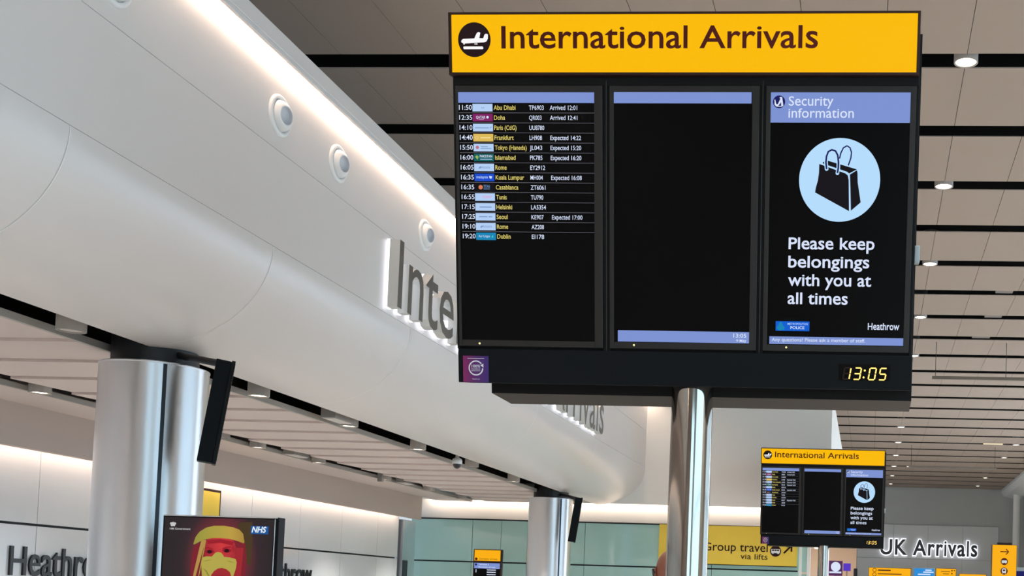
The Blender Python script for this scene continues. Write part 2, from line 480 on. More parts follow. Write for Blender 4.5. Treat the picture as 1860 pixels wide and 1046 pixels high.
# end wall of the hall with the opening to the shops
b = MB(); OX = -.60
b.box(OX, 9.3, FARY, FARY + .3, 0, CZ + .56, 'wallgrey'); b.box(-9, OX, FARY, FARY + .3, 3.95, CZ + .56, 'wallgrey'); b.box(-9, -4.4, FARY, FARY + .3, 0, 3.95, 'wallgrey')
struct(b.build('wall_end'))
b = MB()
xs = [OX + .02, .9, 2.3, 3.7, 5.14]
for i in range(4):
    b.box(xs[i] + .006, xs[i + 1] - .006, FARY - .06, FARY, 3.35, 4.72, 'bandgrey'); b.box(xs[i] + .006, xs[i + 1] - .006, FARY - .05, FARY, 0, 3.335, 'bandgrey')
struct(b.build('wall_end_cladding'))
b = MB()  # passage behind the opening
b.box(-4.6, -4.4, FARY + .3, 63, 0, 4.4, 'shopwall'); b.box(OX, OX + .2, FARY + .3, 63, 0, 4.4, 'shopwall'); b.box(-4.6, OX + .2, 63, 63.2, 0, 4.4, 'shopwall')
b.box(-4.6, OX + .2, FARY + .3, 63.2, 4.3, 4.4, 'shopwall'); struct(b.build('wall_passage'))
# right side: narrow end of the hall, pillar and ceiling edge beam; glazed side nearer the camera
b = MB(); b.box(5.95, 6.1, 36.0, FARY, 0, CZ, 'wallgrey'); b.box(6.1, HX, 35.9, 36.1, 0, CZ, 'wallgrey'); struct(b.build('wall_right_end'))
b = MB(); b.prism([(5.22, 6.26), (5.22, 6.16), (5.36, 5.98), (5.95, 5.86), (5.95, 6.26)], 36, FARY, 'bandgrey')
for v in b.bm.verts: v.co = Vector((v.co.x, v.co.z, v.co.y))
bmesh.ops.recalc_face_normals(b.bm, faces=b.bm.faces[:]); struct(b.build('trim_5'))
b = MB(); b.cyl((5.68, 46.0, 0), (5.68, 46.0, 6.0), .14, 'white_matt'); struct(b.build('trim_6'))
b = MB()   # solid parts of the glazed side
WIN = [(-9.0, 2.7), (8.5, 19.0), (22.25, 32.75)]
edges = [-14.0] + [v for w in WIN for v in w] + [36.0]
for i in range(0, len(edges), 2): b.box(HX, HX + .2, edges[i], edges[i + 1], 0, CZ + .56, 'wallgrey')
for y0, y1 in WIN: b.box(HX, HX + .2, y0, y1, 0, .5, 'wallgrey'); b.box(HX, HX + .2, y0, y1, 5.9, CZ + .56, 'wallgrey')
struct(b.build('wall_right'))
for k, (y0, y1) in enumerate(WIN):
    b = MB(); nm = max(2, round((y1 - y0) / 1.9))
    for i in range(nm + 1):
        y = y0 + (y1 - y0) * i / nm; b.box(HX + .02, HX + .14, y - .035, y + .035, .5, 5.9, 'jointdk')
    for z in (.53, 2.9, 5.87): b.box(HX + .02, HX + .14, y0, y1, z - .03, z + .03, 'jointdk')
    b.box(HX + .15, HX + .17, y0, y1, .5, 5.9, ('day1', 'day2', 'day3')[k])
    struct(b.build('window_%d' % (k + 1)))
b = MB(); b.box(-10, 3.0, -14, -13.8, 0, CZ + .56, 'drop'); b.box(8.4, HX + .2, -14, -13.8, 0, CZ + .56, 'wallgrey')
b.box(3.0, 8.4, -14, -13.8, 0, .9, 'wallgrey'); b.box(3.0, 8.4, -14, -13.8, 5.5, CZ + .56, 'wallgrey'); struct(b.build('wall_back'))
b = MB()
for i in range(4): b.box(3.0 + 5.4 * i / 3 - .04, 3.0 + 5.4 * i / 3 + .04, -13.84, -13.74, .9, 5.5, 'jointdk')
b.box(3.0, 8.4, -13.92, -13.9, .9, 5.5, 'day1')
struct(b.build('window_4'))

# ------------------------------------------------------------------ strip lights in the coves
b = MB(); b.box(-3.995, -3.955, -11.9, ENDY - .02, 4.976, 4.989, 'led')
tag(b.build('strip_light'), 'bright warm light strip under the lip of the curved white bulkhead', 'light')
b = MB(); b.box(-7.85, -7.81, -13.5, 18.9, 2.775, 2.79, 'led_cove')
tag(b.build('strip_light'), 'hidden warm cove light washing down the white left wall', 'light')
b = MB(); b.box(-7.9, -1.3, ENDY + .06, ENDY + .10, 3.16, 3.175, 'led_cove')
tag(b.build('strip_light'), 'hidden warm cove light above the green glass far wall', 'light')

# ------------------------------------------------------------------ arrivals boards
def board_matrix(tilt, org):
    s, c = math.sin(tilt), math.cos(tilt)
    return Matrix(((1, 0, 0, org[0]), (0, -s, -c, org[1]), (0, c, -s, org[2]), (0, 0, 0, 1)))
ROWS = [('11:50', 'Abu Dhabi', 'TP6903', 'Arrived 12:01'), ('12:35', 'Doha', 'QR003', 'Arrived 12:41'), ('14:10', 'Paris (CdG)', 'UU8780', ''),
        ('14:40', 'Frankfurt', 'LH908', 'Expected 14:22'), ('15:50', 'Tokyo (Haneda)', 'JL043', 'Expected 15:20'), ('16:00', 'Islamabad', 'PK785', 'Expected 16:20'),
        ('16:05', 'Rome', 'EY2912', ''), ('16:35', 'Kuala Lumpur', 'MH004', 'Expected 16:08'), ('16:35', 'Casablanca', 'ZT6061', ''), ('16:55', 'Tunis', 'TU790', ''),
        ('17:15', 'Helsinki', 'LA5354', ''), ('17:25', 'Seoul', 'KE907', 'Expected 17:00'), ('19:10', 'Rome', 'AZ208', ''), ('19:20', 'Dublin', 'EI178', '')]
CW = {'Abu Dhabi': .094, 'Doha': .048, 'Paris (CdG)': .096, 'Frankfurt': .083, 'Tokyo (Haneda)': .138, 'Islamabad': .089, 'Rome': .049, 'Kuala Lumpur': .124, 'Casablanca': .098, 'Tunis': .046, 'Helsinki': .069, 'Seoul': .048, 'Dublin': .059}
def airline(b, i, x0, x1, y0, y1, z):
    """the airline patch of row i: a coloured rectangle with the mark that can be made out on it"""
    w, h = x1 - x0, y1 - y0; cx, cy = (x0 + x1) / 2, (y0 + y1) / 2
    bg = {1: 's_maroon', 3: 's_gold', 5: 's_green', 7: 's_blue', 8: 's_dark', 13: 's_cyan'}.get(i, 's_pale')
    b.box(x0, x1, y0, y1, z, z + .0008, bg); z1 = z + .0012
    R = lambda a0, a1, c0, c1, m: b.box(x0 + a0 * w, x0 + a1 * w, y0 + c0 * h, y0 + c1 * h, z, z1, m)
    if i == 0: R(.45, .50, .40, .52, 's_mid'); R(.54, .59, .40, .52, 's_mid')
    elif i == 1: b.text('QATAR', x0 + .17 * w, y0 + .36 * h, .36 * h, z, z1, 's_white', width=.46 * w, bold=.01); b.disc(x0 + .74 * w, y0 + .55 * h, .17 * h, z, z1, 's_white', 12); R(.3, .55, .2, .26, 's_pink')
    elif i == 2: R(.1, .8, .42, .52, 's_mid'); b.prism([(x0 + .82 * w, cy - .05 * h), (x0 + .94 * w, cy + .16 * h), (x0 + .9 * w, cy - .05 * h)], z, z1, 's_mid')
    elif i == 3: R(.36, .86, .42, .54, 's_goldp'); b.ring(x0 + .18 * w, cy, .16 * h, .21 * h, z, z1, 's_goldp', seg=16)
    elif i == 4: b.disc(x0 + .19 * w, cy + .02 * h, .22 * h, z, z1, 's_red', 16); R(.36, .72, .58, .66, 's_mid'); R(.36, .9, .34, .42, 's_mid')
    elif i == 5:
        b.text('PAKISTAN', x0 + .3 * w, y0 + .5 * h, .34 * h, z, z1, 's_white', width=.62 * w, bold=.012); R(.32, .92, .22, .32, 's_pale')
        b.prism([(x0 + .06 * w, cy + .1 * h), (x0 + .16 * w, cy + .3 * h), (x0 + .24 * w, cy + .1 * h), (x0 + .18 * w, cy - .3 * h)], z, z1, 's_lime')
    elif i in (6, 12): b.text('Alitalia', x0 + .3 * w, y0 + .36 * h, .32 * h, z, z1, 's_mid', width=.5 * w, shear=.25); b.prism([(x0 + .2 * w, y0 + .36 * h), (x0 + .33 * w, y0 + .7 * h), (x0 + .33 * w, y0 + .36 * h)], z, z1, 's_mid')
    elif i == 7: b.text('malaysia', x0 + .1 * w, y0 + .36 * h, .34 * h, z, z1, 's_pale', width=.58 * w, bold=.01); b.prism([(x0 + .74 * w, y0 + .7 * h), (x0 + .9 * w, y0 + .62 * h), (x0 + .84 * w, y0 + .3 * h), (x0 + .76 * w, y0 + .4 * h)], z, z1, 's_white')
    elif i == 8: b.disc(x0 + .3 * w, cy, .3 * h, z, z1, 's_orange', 16); b.text('TITAN', x0 + .44 * w, y0 + .4 * h, .4 * h, z, z1, 's_mid', width=.32 * w, bold=.01); R(.44, .76, .22, .3, 's_mid')
    elif i == 9: R(.36, .86, .56, .66, 's_pink'); R(.42, .78, .38, .46, 's_pink')
    elif i == 10: R(.22, .82, .42, .54, 's_mid')
    elif i == 11: R(.18, .6, .44, .56, 's_mid'); R(.66, .84, .44, .56, 's_mid')
    elif i == 13: b.text('Aer Lingus', x0 + .12 * w, y0 + .38 * h, .3 * h, z, z1, 's_white', width=.58 * w); b.prism([(x0 + .77 * w, y0 + .36 * h), (x0 + .84 * w, y0 + .72 * h), (x0 + .87 * w, y0 + .36 * h)], z, z1, 's_teal')
SEG = {'0': 'abcdef', '1': 'bc', '3': 'abgcd', '5': 'afgcd', '8': 'abcdefg'}
def digit(b, ch, x, y, w, h, z0, z1, m):
    t = w * .2; sh = .16
    def bar(x0, y0, x1, y1):
        d = Vector((x1 - x0, y1 - y0)).normalized() * t * .35; x0 += d.x; x1 -= d.x; y0 += d.y; y1 -= d.y
        b.stroke([(x + x0 + sh * y0, y + y0), (x + x1 + sh * y1, y + y1)], t, z0, z1, m)
    P = dict(a=(0, h, w, h), b=(w, h / 2, w, h), c=(w, 0, w, h / 2), d=(0, 0, w, 0), e=(0, 0, 0, h / 2), f=(0, h / 2, 0, h), g=(0, h / 2, w, h / 2))
    for s in SEG[ch]: bar(*P[s])
sticker_mat = grad_mat('sticker_purple', [(0, (140, 20, 96)), (.45, (92, 28, 110)), (1, (56, 30, 118))], rot=(0, 0, 0), base=True)
def make_board():
    root = thing('arrivals_board', '', 'information board', (-.802, 5.0, 0))
    Bm = board_matrix(math.radians(9.869), (-1.821 + .802, 4.639 - 5.0, 3.958))
    nb = lambda: MB(Bm)
    b = MB(); b.cyl((0, 0, .02), (0, 0, 2.55), .0905, 'steel_p', seg=64); b.build('post', root)
    b = MB(); b.cyl((0, 0, 0), (0, 0, .025), .26, 'steel', seg=48); b.build('base_plate', root, .004)
    b = nb(); b.box(-.002, 1.968, -.262, -1.386, -.14, -.022, 'board'); b.box(0, 1.965, -.25, -.287, -.14, -.004, 'board')
    for x0, x1 in ((-.002, .010), (.642, .672), (1.305, 1.333), (1.955, 1.968)): b.box(x0, x1, -.262, -1.386, -.14, -.008, 'board')
    for x0, x1 in ((.655, .66), (1.316, 1.321)): b.box(x0, x1, -.266, -1.386, -.008, -.002, 'bezel')
    b.build('housing', root, .002)
    # header
    h = nb(); h.box(-.007, 1.962, -.0, -.2515, -.14, .012, 'frame')
    for x0, x1, y0, y1 in ((-.007, 1.962, 0, -.0085), (-.007, 1.962, -.2405, -.2515), (-.007, .005, -.0085, -.2405), (1.950, 1.962, -.0085, -.2405)): h.box(x0, x1, y0, y1, .012, .022, 'frame')
    hd = h.build('header_sign', root, .0015)
    b = nb(); b.box(.005, 1.950, -.0085, -.2405, .012, .015, 'yellow'); b.build('light_panel', hd)
    b = nb(); b.text('International Arrivals', .2175, -.1425, .0870, .015, .0165, 'signbrown', width=1.327, bold=.010, extrude=True); b.build('lettering', hd)
    b = nb(); cx, cy, r = .102, -.1085, .0695; k = r / 245
    b.disc(cx, cy, r, .015, .0165, 'signdark', 64); P = lambda X, Y: (cx + (X - 710) * k, cy - (Y - 628) * k)
    b.prism([P(*p) for p in ((514, 655), (520, 636), (545, 618), (712, 612), (752, 534), (775, 522), (802, 530), (786, 608), (846, 610), (868, 556), (890, 545), (917, 555), (915, 612), (896, 650), (862, 665), (552, 682), (520, 670))], .0165, .018, 'lit_white')
    b.prism([P(*p) for p in ((543, 738), (552, 725), (835, 725), (846, 745), (838, 762), (552, 762))], .0165, .018, 'lit_white')
    for X in (555, 722, 748): b.disc(*P(X, 689), 10 * k, .0165, .018, 'lit_white', 12)
    b.build('aircraft_pictogram', hd)
    # three displays
    dots = ((.100, 1.3625), (.778, 1.359), (1.435, 1.358))
    for q, (x0, x1, sx0, sx1) in enumerate(((.010, .642, .0215, .6065), (.672, 1.305, .690, 1.275), (1.333, 1.955, 1.352, 1.931))):
        b = nb(); y0, y1 = -.288, -1.374; z1 = .0
        sy0, sy1 = -.3135, -1.347
        b.box(x0, sx0, y0, y1, -.03, z1, 'bezel'); b.box(sx1, x1, y0, y1, -.03, z1, 'bezel')
        b.box(sx0, sx1, y0, sy0, -.03, z1, 'bezel'); b.box(sx0, sx1, sy1, y1, -.03, z1, 'bezel')
        d = b.build('display', root, .0015)
        b = nb(); b.box(sx0, sx1, sy0, sy1, -.02, -.005, 'screen'); b.build('screen_panel', d)
        b = nb(); z = -.005; zt = -.004
        if q == 0:
            b.box(sx0, sx1, -.3145, -.3575, z, zt, 's_bar'); b.build('title_bar', d)
            b = nb()
            for i, (t, c, fl, st) in enumerate(ROWS):
                y = -.386 - .04088 * i; k = .0006 * i
                b.text(t, .0240 + k, y, .0190, z, zt, 's_white', width=.056, bold=.008)
                airline(b, i, .0825 + k, .169 + k, y - .0065, y + .0245, z)
                b.text(c, .1745 + k, y, .0178, z, zt, 's_yellow', width=CW[c], bold=.008)
                b.text(fl, .326 + k, y, .0178, z, zt, 's_white', width=.0107 * len(fl), bold=.006)
                if st: b.text(st, .4155 + k, y, .0178, z, zt, 's_white', width=.118 if st[0] == 'A' else .132, bold=.006)
                if i < 13: b.box(.0225 + k, .6065, y - .0128, y - .0112, z, zt, 's_grey')
            b.build('timetable', d)
        elif q == 1:
            b.box(sx0, sx1 - .004, -.3135, -.3580, z, zt, 's_bar'); b.build('title_bar', d)
            b = nb(); b.box(.707, 1.275, -1.2965, -1.344, z, zt, 's_bar'); b.build('footer_bar', d)
            b = nb(); b.text('13:05', 1.263, -1.320, .0165, z, zt + .0006, 's_white', width=.056, align='r', bold=.01); b.text('9 May', 1.263, -1.339, .0115, z, zt + .0006, 's_white', width=.043, align='r', bold=.01); b.build('time_text', d)
        else:
            b.box(sx0, sx1, -.3135, -.4340, z, zt, 's_bar'); b.build('title_bar', d)
            b = nb(); b.box(1.362, 1.931, -1.3125, -1.344, z, zt, 's_bar'); b.build('footer_bar', d)
            b = nb(); zz = zt + .0006
            b.text('Security', 1.4265, -.3665, .0365, z, zz, 's_white', width=.186, bold=.004); b.text('information', 1.4265, -.4150, .0365, z, zz, 's_white', width=.272, bold=.004); b.build('title_text', d)
            b = nb()
            b.text('Any questions? Please ask a member of staff.', 1.372, -1.3325, .0135, z, zz, 's_white', width=.398, bold=.008); b.build('footer_text', d)
            for i, (t, w) in enumerate((('Please keep', .362), ('belongings', .342), ('with you at', .352), ('all times', .255))):
                b = nb(); b.text(t, 1.437, -.9480 - .0758 * i, .0465, z, zz, 's_white', width=w, bold=.014); b.build('message_line', d)
            b = nb(); b.text('Heathrow', 1.780, -1.2785, .0270, z, zz, 's_white', width=.133, bold=.012); b.build('airport_name', d)
            b = nb(); b.disc(1.3865, -.3515, .0255, z, zz, 's_navy', 32); u = .0255 / 46; P = lambda X, Y: (1.3865 + (X - 187) * u, -.3515 - (Y - 143) * u)
            b.prism([P(*p) for p in ((152, 128), (158, 126), (166, 160), (178, 160), (196, 122), (190, 112), (196, 108), (210, 110), (212, 124), (220, 172), (205, 178), (168, 178), (154, 165))], zz, zz + .0005, 's_white')
            b.prism([P(*p) for p in ((182, 172), (202, 146), (204, 172))], zz + .0005, zz + .001, 's_navy')
            # bag in a disc
            cx, cy, r = 1.6455, -.665, .1695; k = r / 305; P = lambda X, Y: (cx + (X - 645) * k, cy - (Y - 740) * k)
            b.disc(cx, cy, r, z, zz, 's_disc', 72); zi = zz + .0008
            b.prism([P(*p) for p in ((490, 624), (688, 692), (706, 706), (714, 740), (722, 967), (463, 832), (467, 800), (482, 745), (489, 690))], zz, zi, 's_dark')
            b.prism([P(*p) for p in ((722, 700), (774, 668), (779, 690), (782, 755), (808, 902), (736, 964), (728, 800))], zz, zi, 's_dark')
            b.prism([P(*p) for p in ((516, 612), (546, 598), (774, 662), (716, 692), (700, 680), (520, 622))], zz, zi, 's_dark')
            h1 = [P(*p) for p in ((546, 662), (540, 610), (543, 570), (556, 535), (582, 521), (610, 530), (627, 560), (634, 610), (634, 650), (628, 690))]
            b.stroke(h1, 27 * k, zi, zi + .0005, 's_disc'); b.disc(*P(546, 660), 14 * k, zi, zi + .0005, 's_disc', 16); b.disc(*P(628, 690), 14 * k, zi, zi + .0005, 's_disc', 16)
            b.stroke(h1, 13 * k, zi + .0005, zi + .001, 's_navy')
            b.stroke([P(*p) for p in ((641, 585), (650, 545), (668, 507), (695, 492), (718, 506), (730, 540), (726, 580), (708, 634))], 10 * k, zi, zi + .001, 's_navy')
            b.build('pictogram', d)
            b = nb(); b.box(1.388, 1.532, -1.2485, -1.2885, z, zz, 's_police')
            b.text('METROPOLITAN', 1.439, -1.2635, .0085, zz, zz + .0005, 's_pale', width=.086, bold=.01); b.text('POLICE', 1.451, -1.2805, .0115, zz, zz + .0005, 's_white', width=.060, bold=.016)
            for px, py, rr in ((1.409, -1.256, .005), (1.409, -1.264, .009), (1.401, -1.276, .009), (1.418, -1.276, .009), (1.409, -1.282, .006)): b.disc(px, py, rr, zz, zz + .0005, 's_cyan', 12)
            b.build('police_badge', d)
        b = nb(); u, v = dots[q]; b.disc(u, -v, .0042, 0, .0015, 'led_dot', 12); b.build('indicator_light', d)
    # lower fascia with clock and sticker
    b = nb(); b.box(.008, 1.971, -1.386, -1.531, -.14, .014, 'fascia'); fa = b.build('fascia', root, .003)
    b = nb(); b.box(1.662, 1.879, -1.4245, -1.4945, .014, .0155, 'screen'); ck = b.build('clock', root)
    b = nb(); X = lambda x: 1.662 + (x - 245) * .0002237; Yv = lambda y: -1.4245 - (y - 230) * .0002222
    dh = Yv(300) - Yv(516); y0 = Yv(516)
    digit(b, '8', X(325), y0, .0255, dh, .0155, .0158, 'digit_off')
    for ch, xx in (('1', 325), ('3', 522), ('0', 805), ('5', 1003)): digit(b, ch, X(xx), y0, .0265, dh, .0155, .0166, 'digit')
    b.disc(X(738), Yv(345), .0042, .0155, .0166, 'digit', 12); b.disc(X(718), Yv(477), .0042, .0155, .0166, 'digit', 12)
    b.build('clock_digits', ck)
    b = nb(); b.box(.030, .143, -1.4165, -1.5295, .014, .0148, sticker_mat); st = b.build('sticker', root)
    b = nb(); cx, cy, z0, z1 = .0870, -1.4685, .0148, .0154
    b.ring(cx, cy, .0275, .0325, z0, z1, 'printwhite', 38, 358, 44)
    b.prism([(cx + .020, cy + .012), (cx + .033, cy + .019), (cx + .033, cy + .002)], z0, z1, 'printwhite')
    b.text('100%', cx, cy + .002, .0115, z0, z1, 'printwhite', width=.038, align='c', bold=.012); b.text('POWERED BY', cx, cy - .007, .005, z0, z1, 'printwhite', width=.040, align='c'); b.text('RENEWABLE ELECTRICITY', cx, cy - .014, .005, z0, z1, 'printwhite', width=.040, align='c')
    b.box(.050, .124, -1.4265, -1.4285, z0, z1, 'printwhite'); b.text('Heathrow', cx, -1.5185, .0052, z0, z1, 'printwhite', width=.034, align='c')
    b.build('sticker_print', st)
    # rear unit that faces the other way
    b = MB(); pr = [(.045, 2.430), (.33, 2.430), (.50, 3.95), (-.195, 3.95)]
    vs = [(-.915, y, z) for y, z in pr] + [(.958, y, z) for y, z in pr]
    b.add(vs, [(0, 1, 2, 3), (7, 6, 5, 4), (1, 5, 6, 2), (2, 6, 7, 3)], 'board'); b.add(vs, [(0, 4, 5, 1)], 'under'); b.add(vs, [(3, 7, 4, 0)], 'board')
    bmesh.ops.recalc_face_normals(b.bm, faces=b.bm.faces[:])
    b.build('rear_housing', root)
    b = nb(); b.box(1.968, 1.990, -.925, -.995, -.12, -.03, 'bluegrey'); b.build('sensor', root, .003)
    return root
board = make_board()
board['label'] = 'large arrivals board on a steel post in the foreground'
b2 = copy_tree(board)
b2.location = (-.802 + .035 + .005, 5.0 + 13.53, -.03)
b2['label'] = 'smaller looking arrivals board standing further back, beside the illuminated UK Arrivals lettering'
for o in (board, b2): o['group'] = 'arrivals boards on posts'

# ------------------------------------------------------------------ lettering on the bulkhead
Lm = Matrix(((0, 0, 1, -4.0), (1, 0, 0, 0), (0, 1, 0, 0), (0, 0, 0, 1)))   # local x -> +Y, y -> up, z -> out of the wall
def lettering(name, text, label, Mx, x, y, cap, width, z_gap, depth, face, side, halo_mat, grow=0.03, hz=(.02, .035), bold=.004):
    root = thing(name, label, 'sign')
    vs, fs = glyphs(text); x0 = min(v[0] for v in vs); x1 = max(v[0] for v in vs); sx = width / (x1 - x0)
    # each letter a part of its own: advance measured from growing prefixes
    for i, ch in enumerate(text):
        if ch == ' ': continue
        cv, _ = glyphs(ch); cw = (min(v[0] for v in cv), max(v[0] for v in cv))
        pv, _ = glyphs(text[:i + 1]); right = max(v[0] for v in pv)
        lx = x + (right - (cw[1] - cw[0]) - x0) * sx
        b = MB(Mx); b.text(ch, lx, y, cap, z_gap, z_gap + depth, face, width=(cw[1] - cw[0]) * sx, m_side=side, extrude=True, bold=bold)
        lo = b.build('letter', root)
        if halo_mat:
            b = MB(Mx); b.text(ch, lx - grow * cap * .5, y, cap, hz[0], hz[1], halo_mat, width=(cw[1] - cw[0]) * sx + grow * cap, extrude=True, bold=bold + grow * .5)
            b.build('backlight', lo)
    return root
lettering('wall_lettering', 'International Arrivals', 'grey International Arrivals letters with white glow on the curved white bulkhead', Lm, 9.02, 3.815, .545, 7.25, .035, .085, 'letter', 'letterside', 'halo', grow=.008, hz=(.012, .034))

# ------------------------------------------------------------------ air nozzles in the bulkhead
nz = None
for i, (px, py) in enumerate(((205, -8), (507, 210), (613, 297), (771, 427))):
    p = at_x(px, py, -4.0); p.z = 4.645
    lab = ['air nozzle cut by the top edge of the photo, near top left', 'round white air nozzle with the panel joint below it, largest seen whole', 'round white air nozzle, middle one of three seen whole on the bulkhead', 'smallest round white air nozzle, just above the letter n of the bulkhead sign'][i]
    if nz is None:
        nz = thing('air_nozzle', lab, 'air vent', group='air nozzles in the bulkhead')
        Nm = Matrix(((0, 0, 1, 0), (0, 1, 0, 0), (-1, 0, 0, 0), (0, 0, 0, 1)))
        b = MB(Nm); b.lathe([(.136, .0), (.136, .012), (.128, .020), (.112, .022), (.106, .012), (.103, -.01)], 'nozzle', 48); b.build('flange', nz)
        Bn = Matrix.Scale(.72, 4, Vector((1, 0, 0))) @ Nm @ Matrix.Rotation(math.radians(14), 4, 'X') @ Matrix.Rotation(math.radians(6), 4, 'Y')
        b = MB(Bn); b.lathe([(.103, -.005), (.102, .02), (.096, .045), (.086, .066), (.074, .084), (.066, .094), (.062, .097), (.058, .094)], 'nozzle', 48); bl = b.build('ball', nz)
        b = MB(Bn); b.lathe([(.058, .094), (.054, .07), (.050, .055), (.001, .055)], 'nozzlein', 32); b.build('bore', bl)
        o = nz
    else:
        o = copy_tree(nz); o['label'] = lab
    o.location = p

# ------------------------------------------------------------------ columns and the loudspeakers hung beside them
def make_column():
    root = thing('column', '', 'column', (-4.955, 7.59, 0)); R = .337
    b = MB(); b.cyl((0, 0, .15), (0, 0, 2.985), R, 'steel', seg=96); b.lathe([(R, 2.985), (R + .003, 2.99), (R + .003, 3.0), (R - .012, 3.0), (R - .012, 2.96)], 'steel', 96); b.build('cladding', root)
    b = MB()
    for a in (-47, 133, 73, 193):
        a = math.radians(a); c, s = math.cos(a), math.sin(a); w = .012
        p = lambda r, t: (r * c - t * s, r * s + t * c)
        pts = [p(R - .02, -w), p(R + .0015, -w), p(R + .0015, w), p(R - .02, w)]
        b.prism(pts, .15, 2.985, 'jointdk')
    b.build('joint_strip', root)
    b = MB(); b.lathe([(R + .01, 0), (R + .01, .15), (R - .02, .15)], 'neck', 64); b.build('plinth', root)
    b = MB(); b.cyl((0, 0, 2.9), (0, 0, 3.44), .27, 'neck', seg=48); b.build('neck', root)
    return root
col1 = make_column(); col1['label'] = 'large brushed steel clad column at left behind the poster screen'
col2 = copy_tree(col1); col2.location = (-5.035, 17.8, 0); col2['label'] = 'brushed steel clad column further back before the green glass wall'
for o in (col1, col2): o['group'] = 'steel columns under the soffit'
def make_speaker():
    root = thing('column_speaker', '', 'loudspeaker', (-4.33, 7.2, 2.322))
    ray_a = math.atan2(3.96, 6.6); tilt = math.radians(7.2)       # leans outward at the top, aimed down into the hall
    Rm = Matrix.Rotation(R90 + ray_a, 4, 'Z') @ Matrix.Rotation(tilt, 4, 'X')
    b = MB(Rm); b.box(0, .11, -.042, .049, 0, .680, 'fascia'); b.build('casing', root, .004)
    b = MB(Rm); b.box(-.003, .113, -.064, -.042, -.005, .686, 'board')
    for k in range(30): b.box(.006, .104, -.066, -.064, .02 + k * .022, .032 + k * .022, 'bezel')
    b.build('grille', root, .002)
    top = Rm @ Vector((.055, .0, .66)); e = Vector((NECK[0] + 4.33, NECK[1] - 7.2, .75)); fl = Vector((e.x - top.x, e.y - top.y, 0)); e = e - fl.normalized() * .262
    b = MB(); b.cyl(top, e, .024, 'neck', seg=12); b.build('bracket', root)
    return root
NECK = (-4.972, 7.59)
spk = make_speaker(); spk['label'] = 'slim black tilted loudspeaker hung beside the large left column'
spk2 = copy_tree(spk); spk2.location = (-4.545, 17.25, 2.315); spk2.rotation_euler = (0, 0, math.radians(-16.4)); spk2['label'] = 'slim black tilted loudspeaker hung beside the far steel column'
for o in (spk, spk2): o['group'] = 'loudspeakers hung beside the columns'

# ------------------------------------------------------------------ lamps and devices in the soffit slots
def make_lamp(name, r, h, lab, lit=True):
    root = thing(name, lab, 'ceiling light')
    b = MB(); b.lathe([(.001, h), (r, h), (r, 0), (r - .012, -.004), (r - .016, .012)], 'can', 32); b.build('housing', root)
    b = MB(); b.lathe([(r - .014, .008), (.001, .008)], 'lamp' if lit else 'plate', 32); b.build('lens', root)
    return root
proto = make_lamp('downlight', .085, .372, ''); dull = make_lamp('downlight', .085, .362, '', False)
used = {id(proto): False, id(dull): False}
def place(src, p, lab, group, sc=1.0):
    o = src if not used[id(src)] else copy_tree(src)
    used[id(src)] = True; o.location = p; o['label'] = lab; o['group'] = group
    return o
A = [(507, 720), (665, 775), (783, 817), (943, 875)]
for i, (px, py) in enumerate(A):
    p = at_z(px, py, SZ - .03); p.x = -5.03
    place(proto, p, 'lit round downlight in slot beside the curved bulkhead, %s of four' % ORD[i], 'downlights in the soffit slots')
B = [(93, 714), (470, 813), (597, 841), (700, 871), (778, 891), (838, 906)]
for i, (px, py) in enumerate(B):
    p = at_z(px, py, SZ - .03); p.x = -6.95
    place(proto, p, 'lit round downlight in slot along the left wall, %s of six' % ORD[i], 'downlights in the soffit slots')
for (px, py, x), lab in zip(((182, 602, -5.02), (865, 848, -5.03), (418, 795, -6.95)), ('unlit round lamp in the slot left of the large column neck', 'small unlit lamp in the bulkhead slot just beyond the dome camera', 'unlit round lamp in the left wall slot, right beside the hanging screen')):
    p = at_z(px, py, SZ - .02); p.x = x
    place(dull, p, lab, 'unlit lamps in the soffit slots')
sp = None
for (px, py, x), lab in zip(((622, 764, -5.03), (545, 828, -6.95), (733, 878, -6.95)), ('flat grey box in the bulkhead slot between two lit lamps', 'flat grey box in the left wall slot, nearest of its two', 'flat grey box in the left wall slot, farther of its two')):
    p = at_z(px, py, SZ - .012)
    if sp is None:
        b = MB(); b.box(-.07, .07, -.19, .19, 0, .352, 'can'); b.box(-.06, .06, -.17, .17, -.006, 0, 'plate'); sp = b.build('ceiling_unit', bevel=.004); o = sp
    else: o = sp.copy(); COL.objects.link(o)
    o.location = (x, p.y, p.z); tag(o, lab, 'ceiling unit', 'flat boxes in the soffit slots')
b = MB(); b.box(-.035, .035, -.03, .03, -.06, .36, 'can'); o = b.build('motion_sensor', bevel=.004); p = at_z(677, 868, SZ - .03); o.location = (-6.93, p.y, SZ - .02)
tag(o, 'small grey box hanging below the left wall slot', 'sensor')
cc = thing('dome_camera', 'small dome security camera hanging from the bulkhead slot', 'security camera', (-5.0, 13.55, 3.015))
b = MB(); b.lathe([(.001, .425), (.022, .425), (.022, .11), (.052, .09), (.060, .07), (.060, .034), (.048, .030)], 'nozzle', 32); b.build('housing', cc)
b = MB(); b.lathe([(.048, .032), (.047, .014), (.038, -.008), (.020, -.022), (.001, -.028)], 'camdome', 32); b.build('dome', cc)

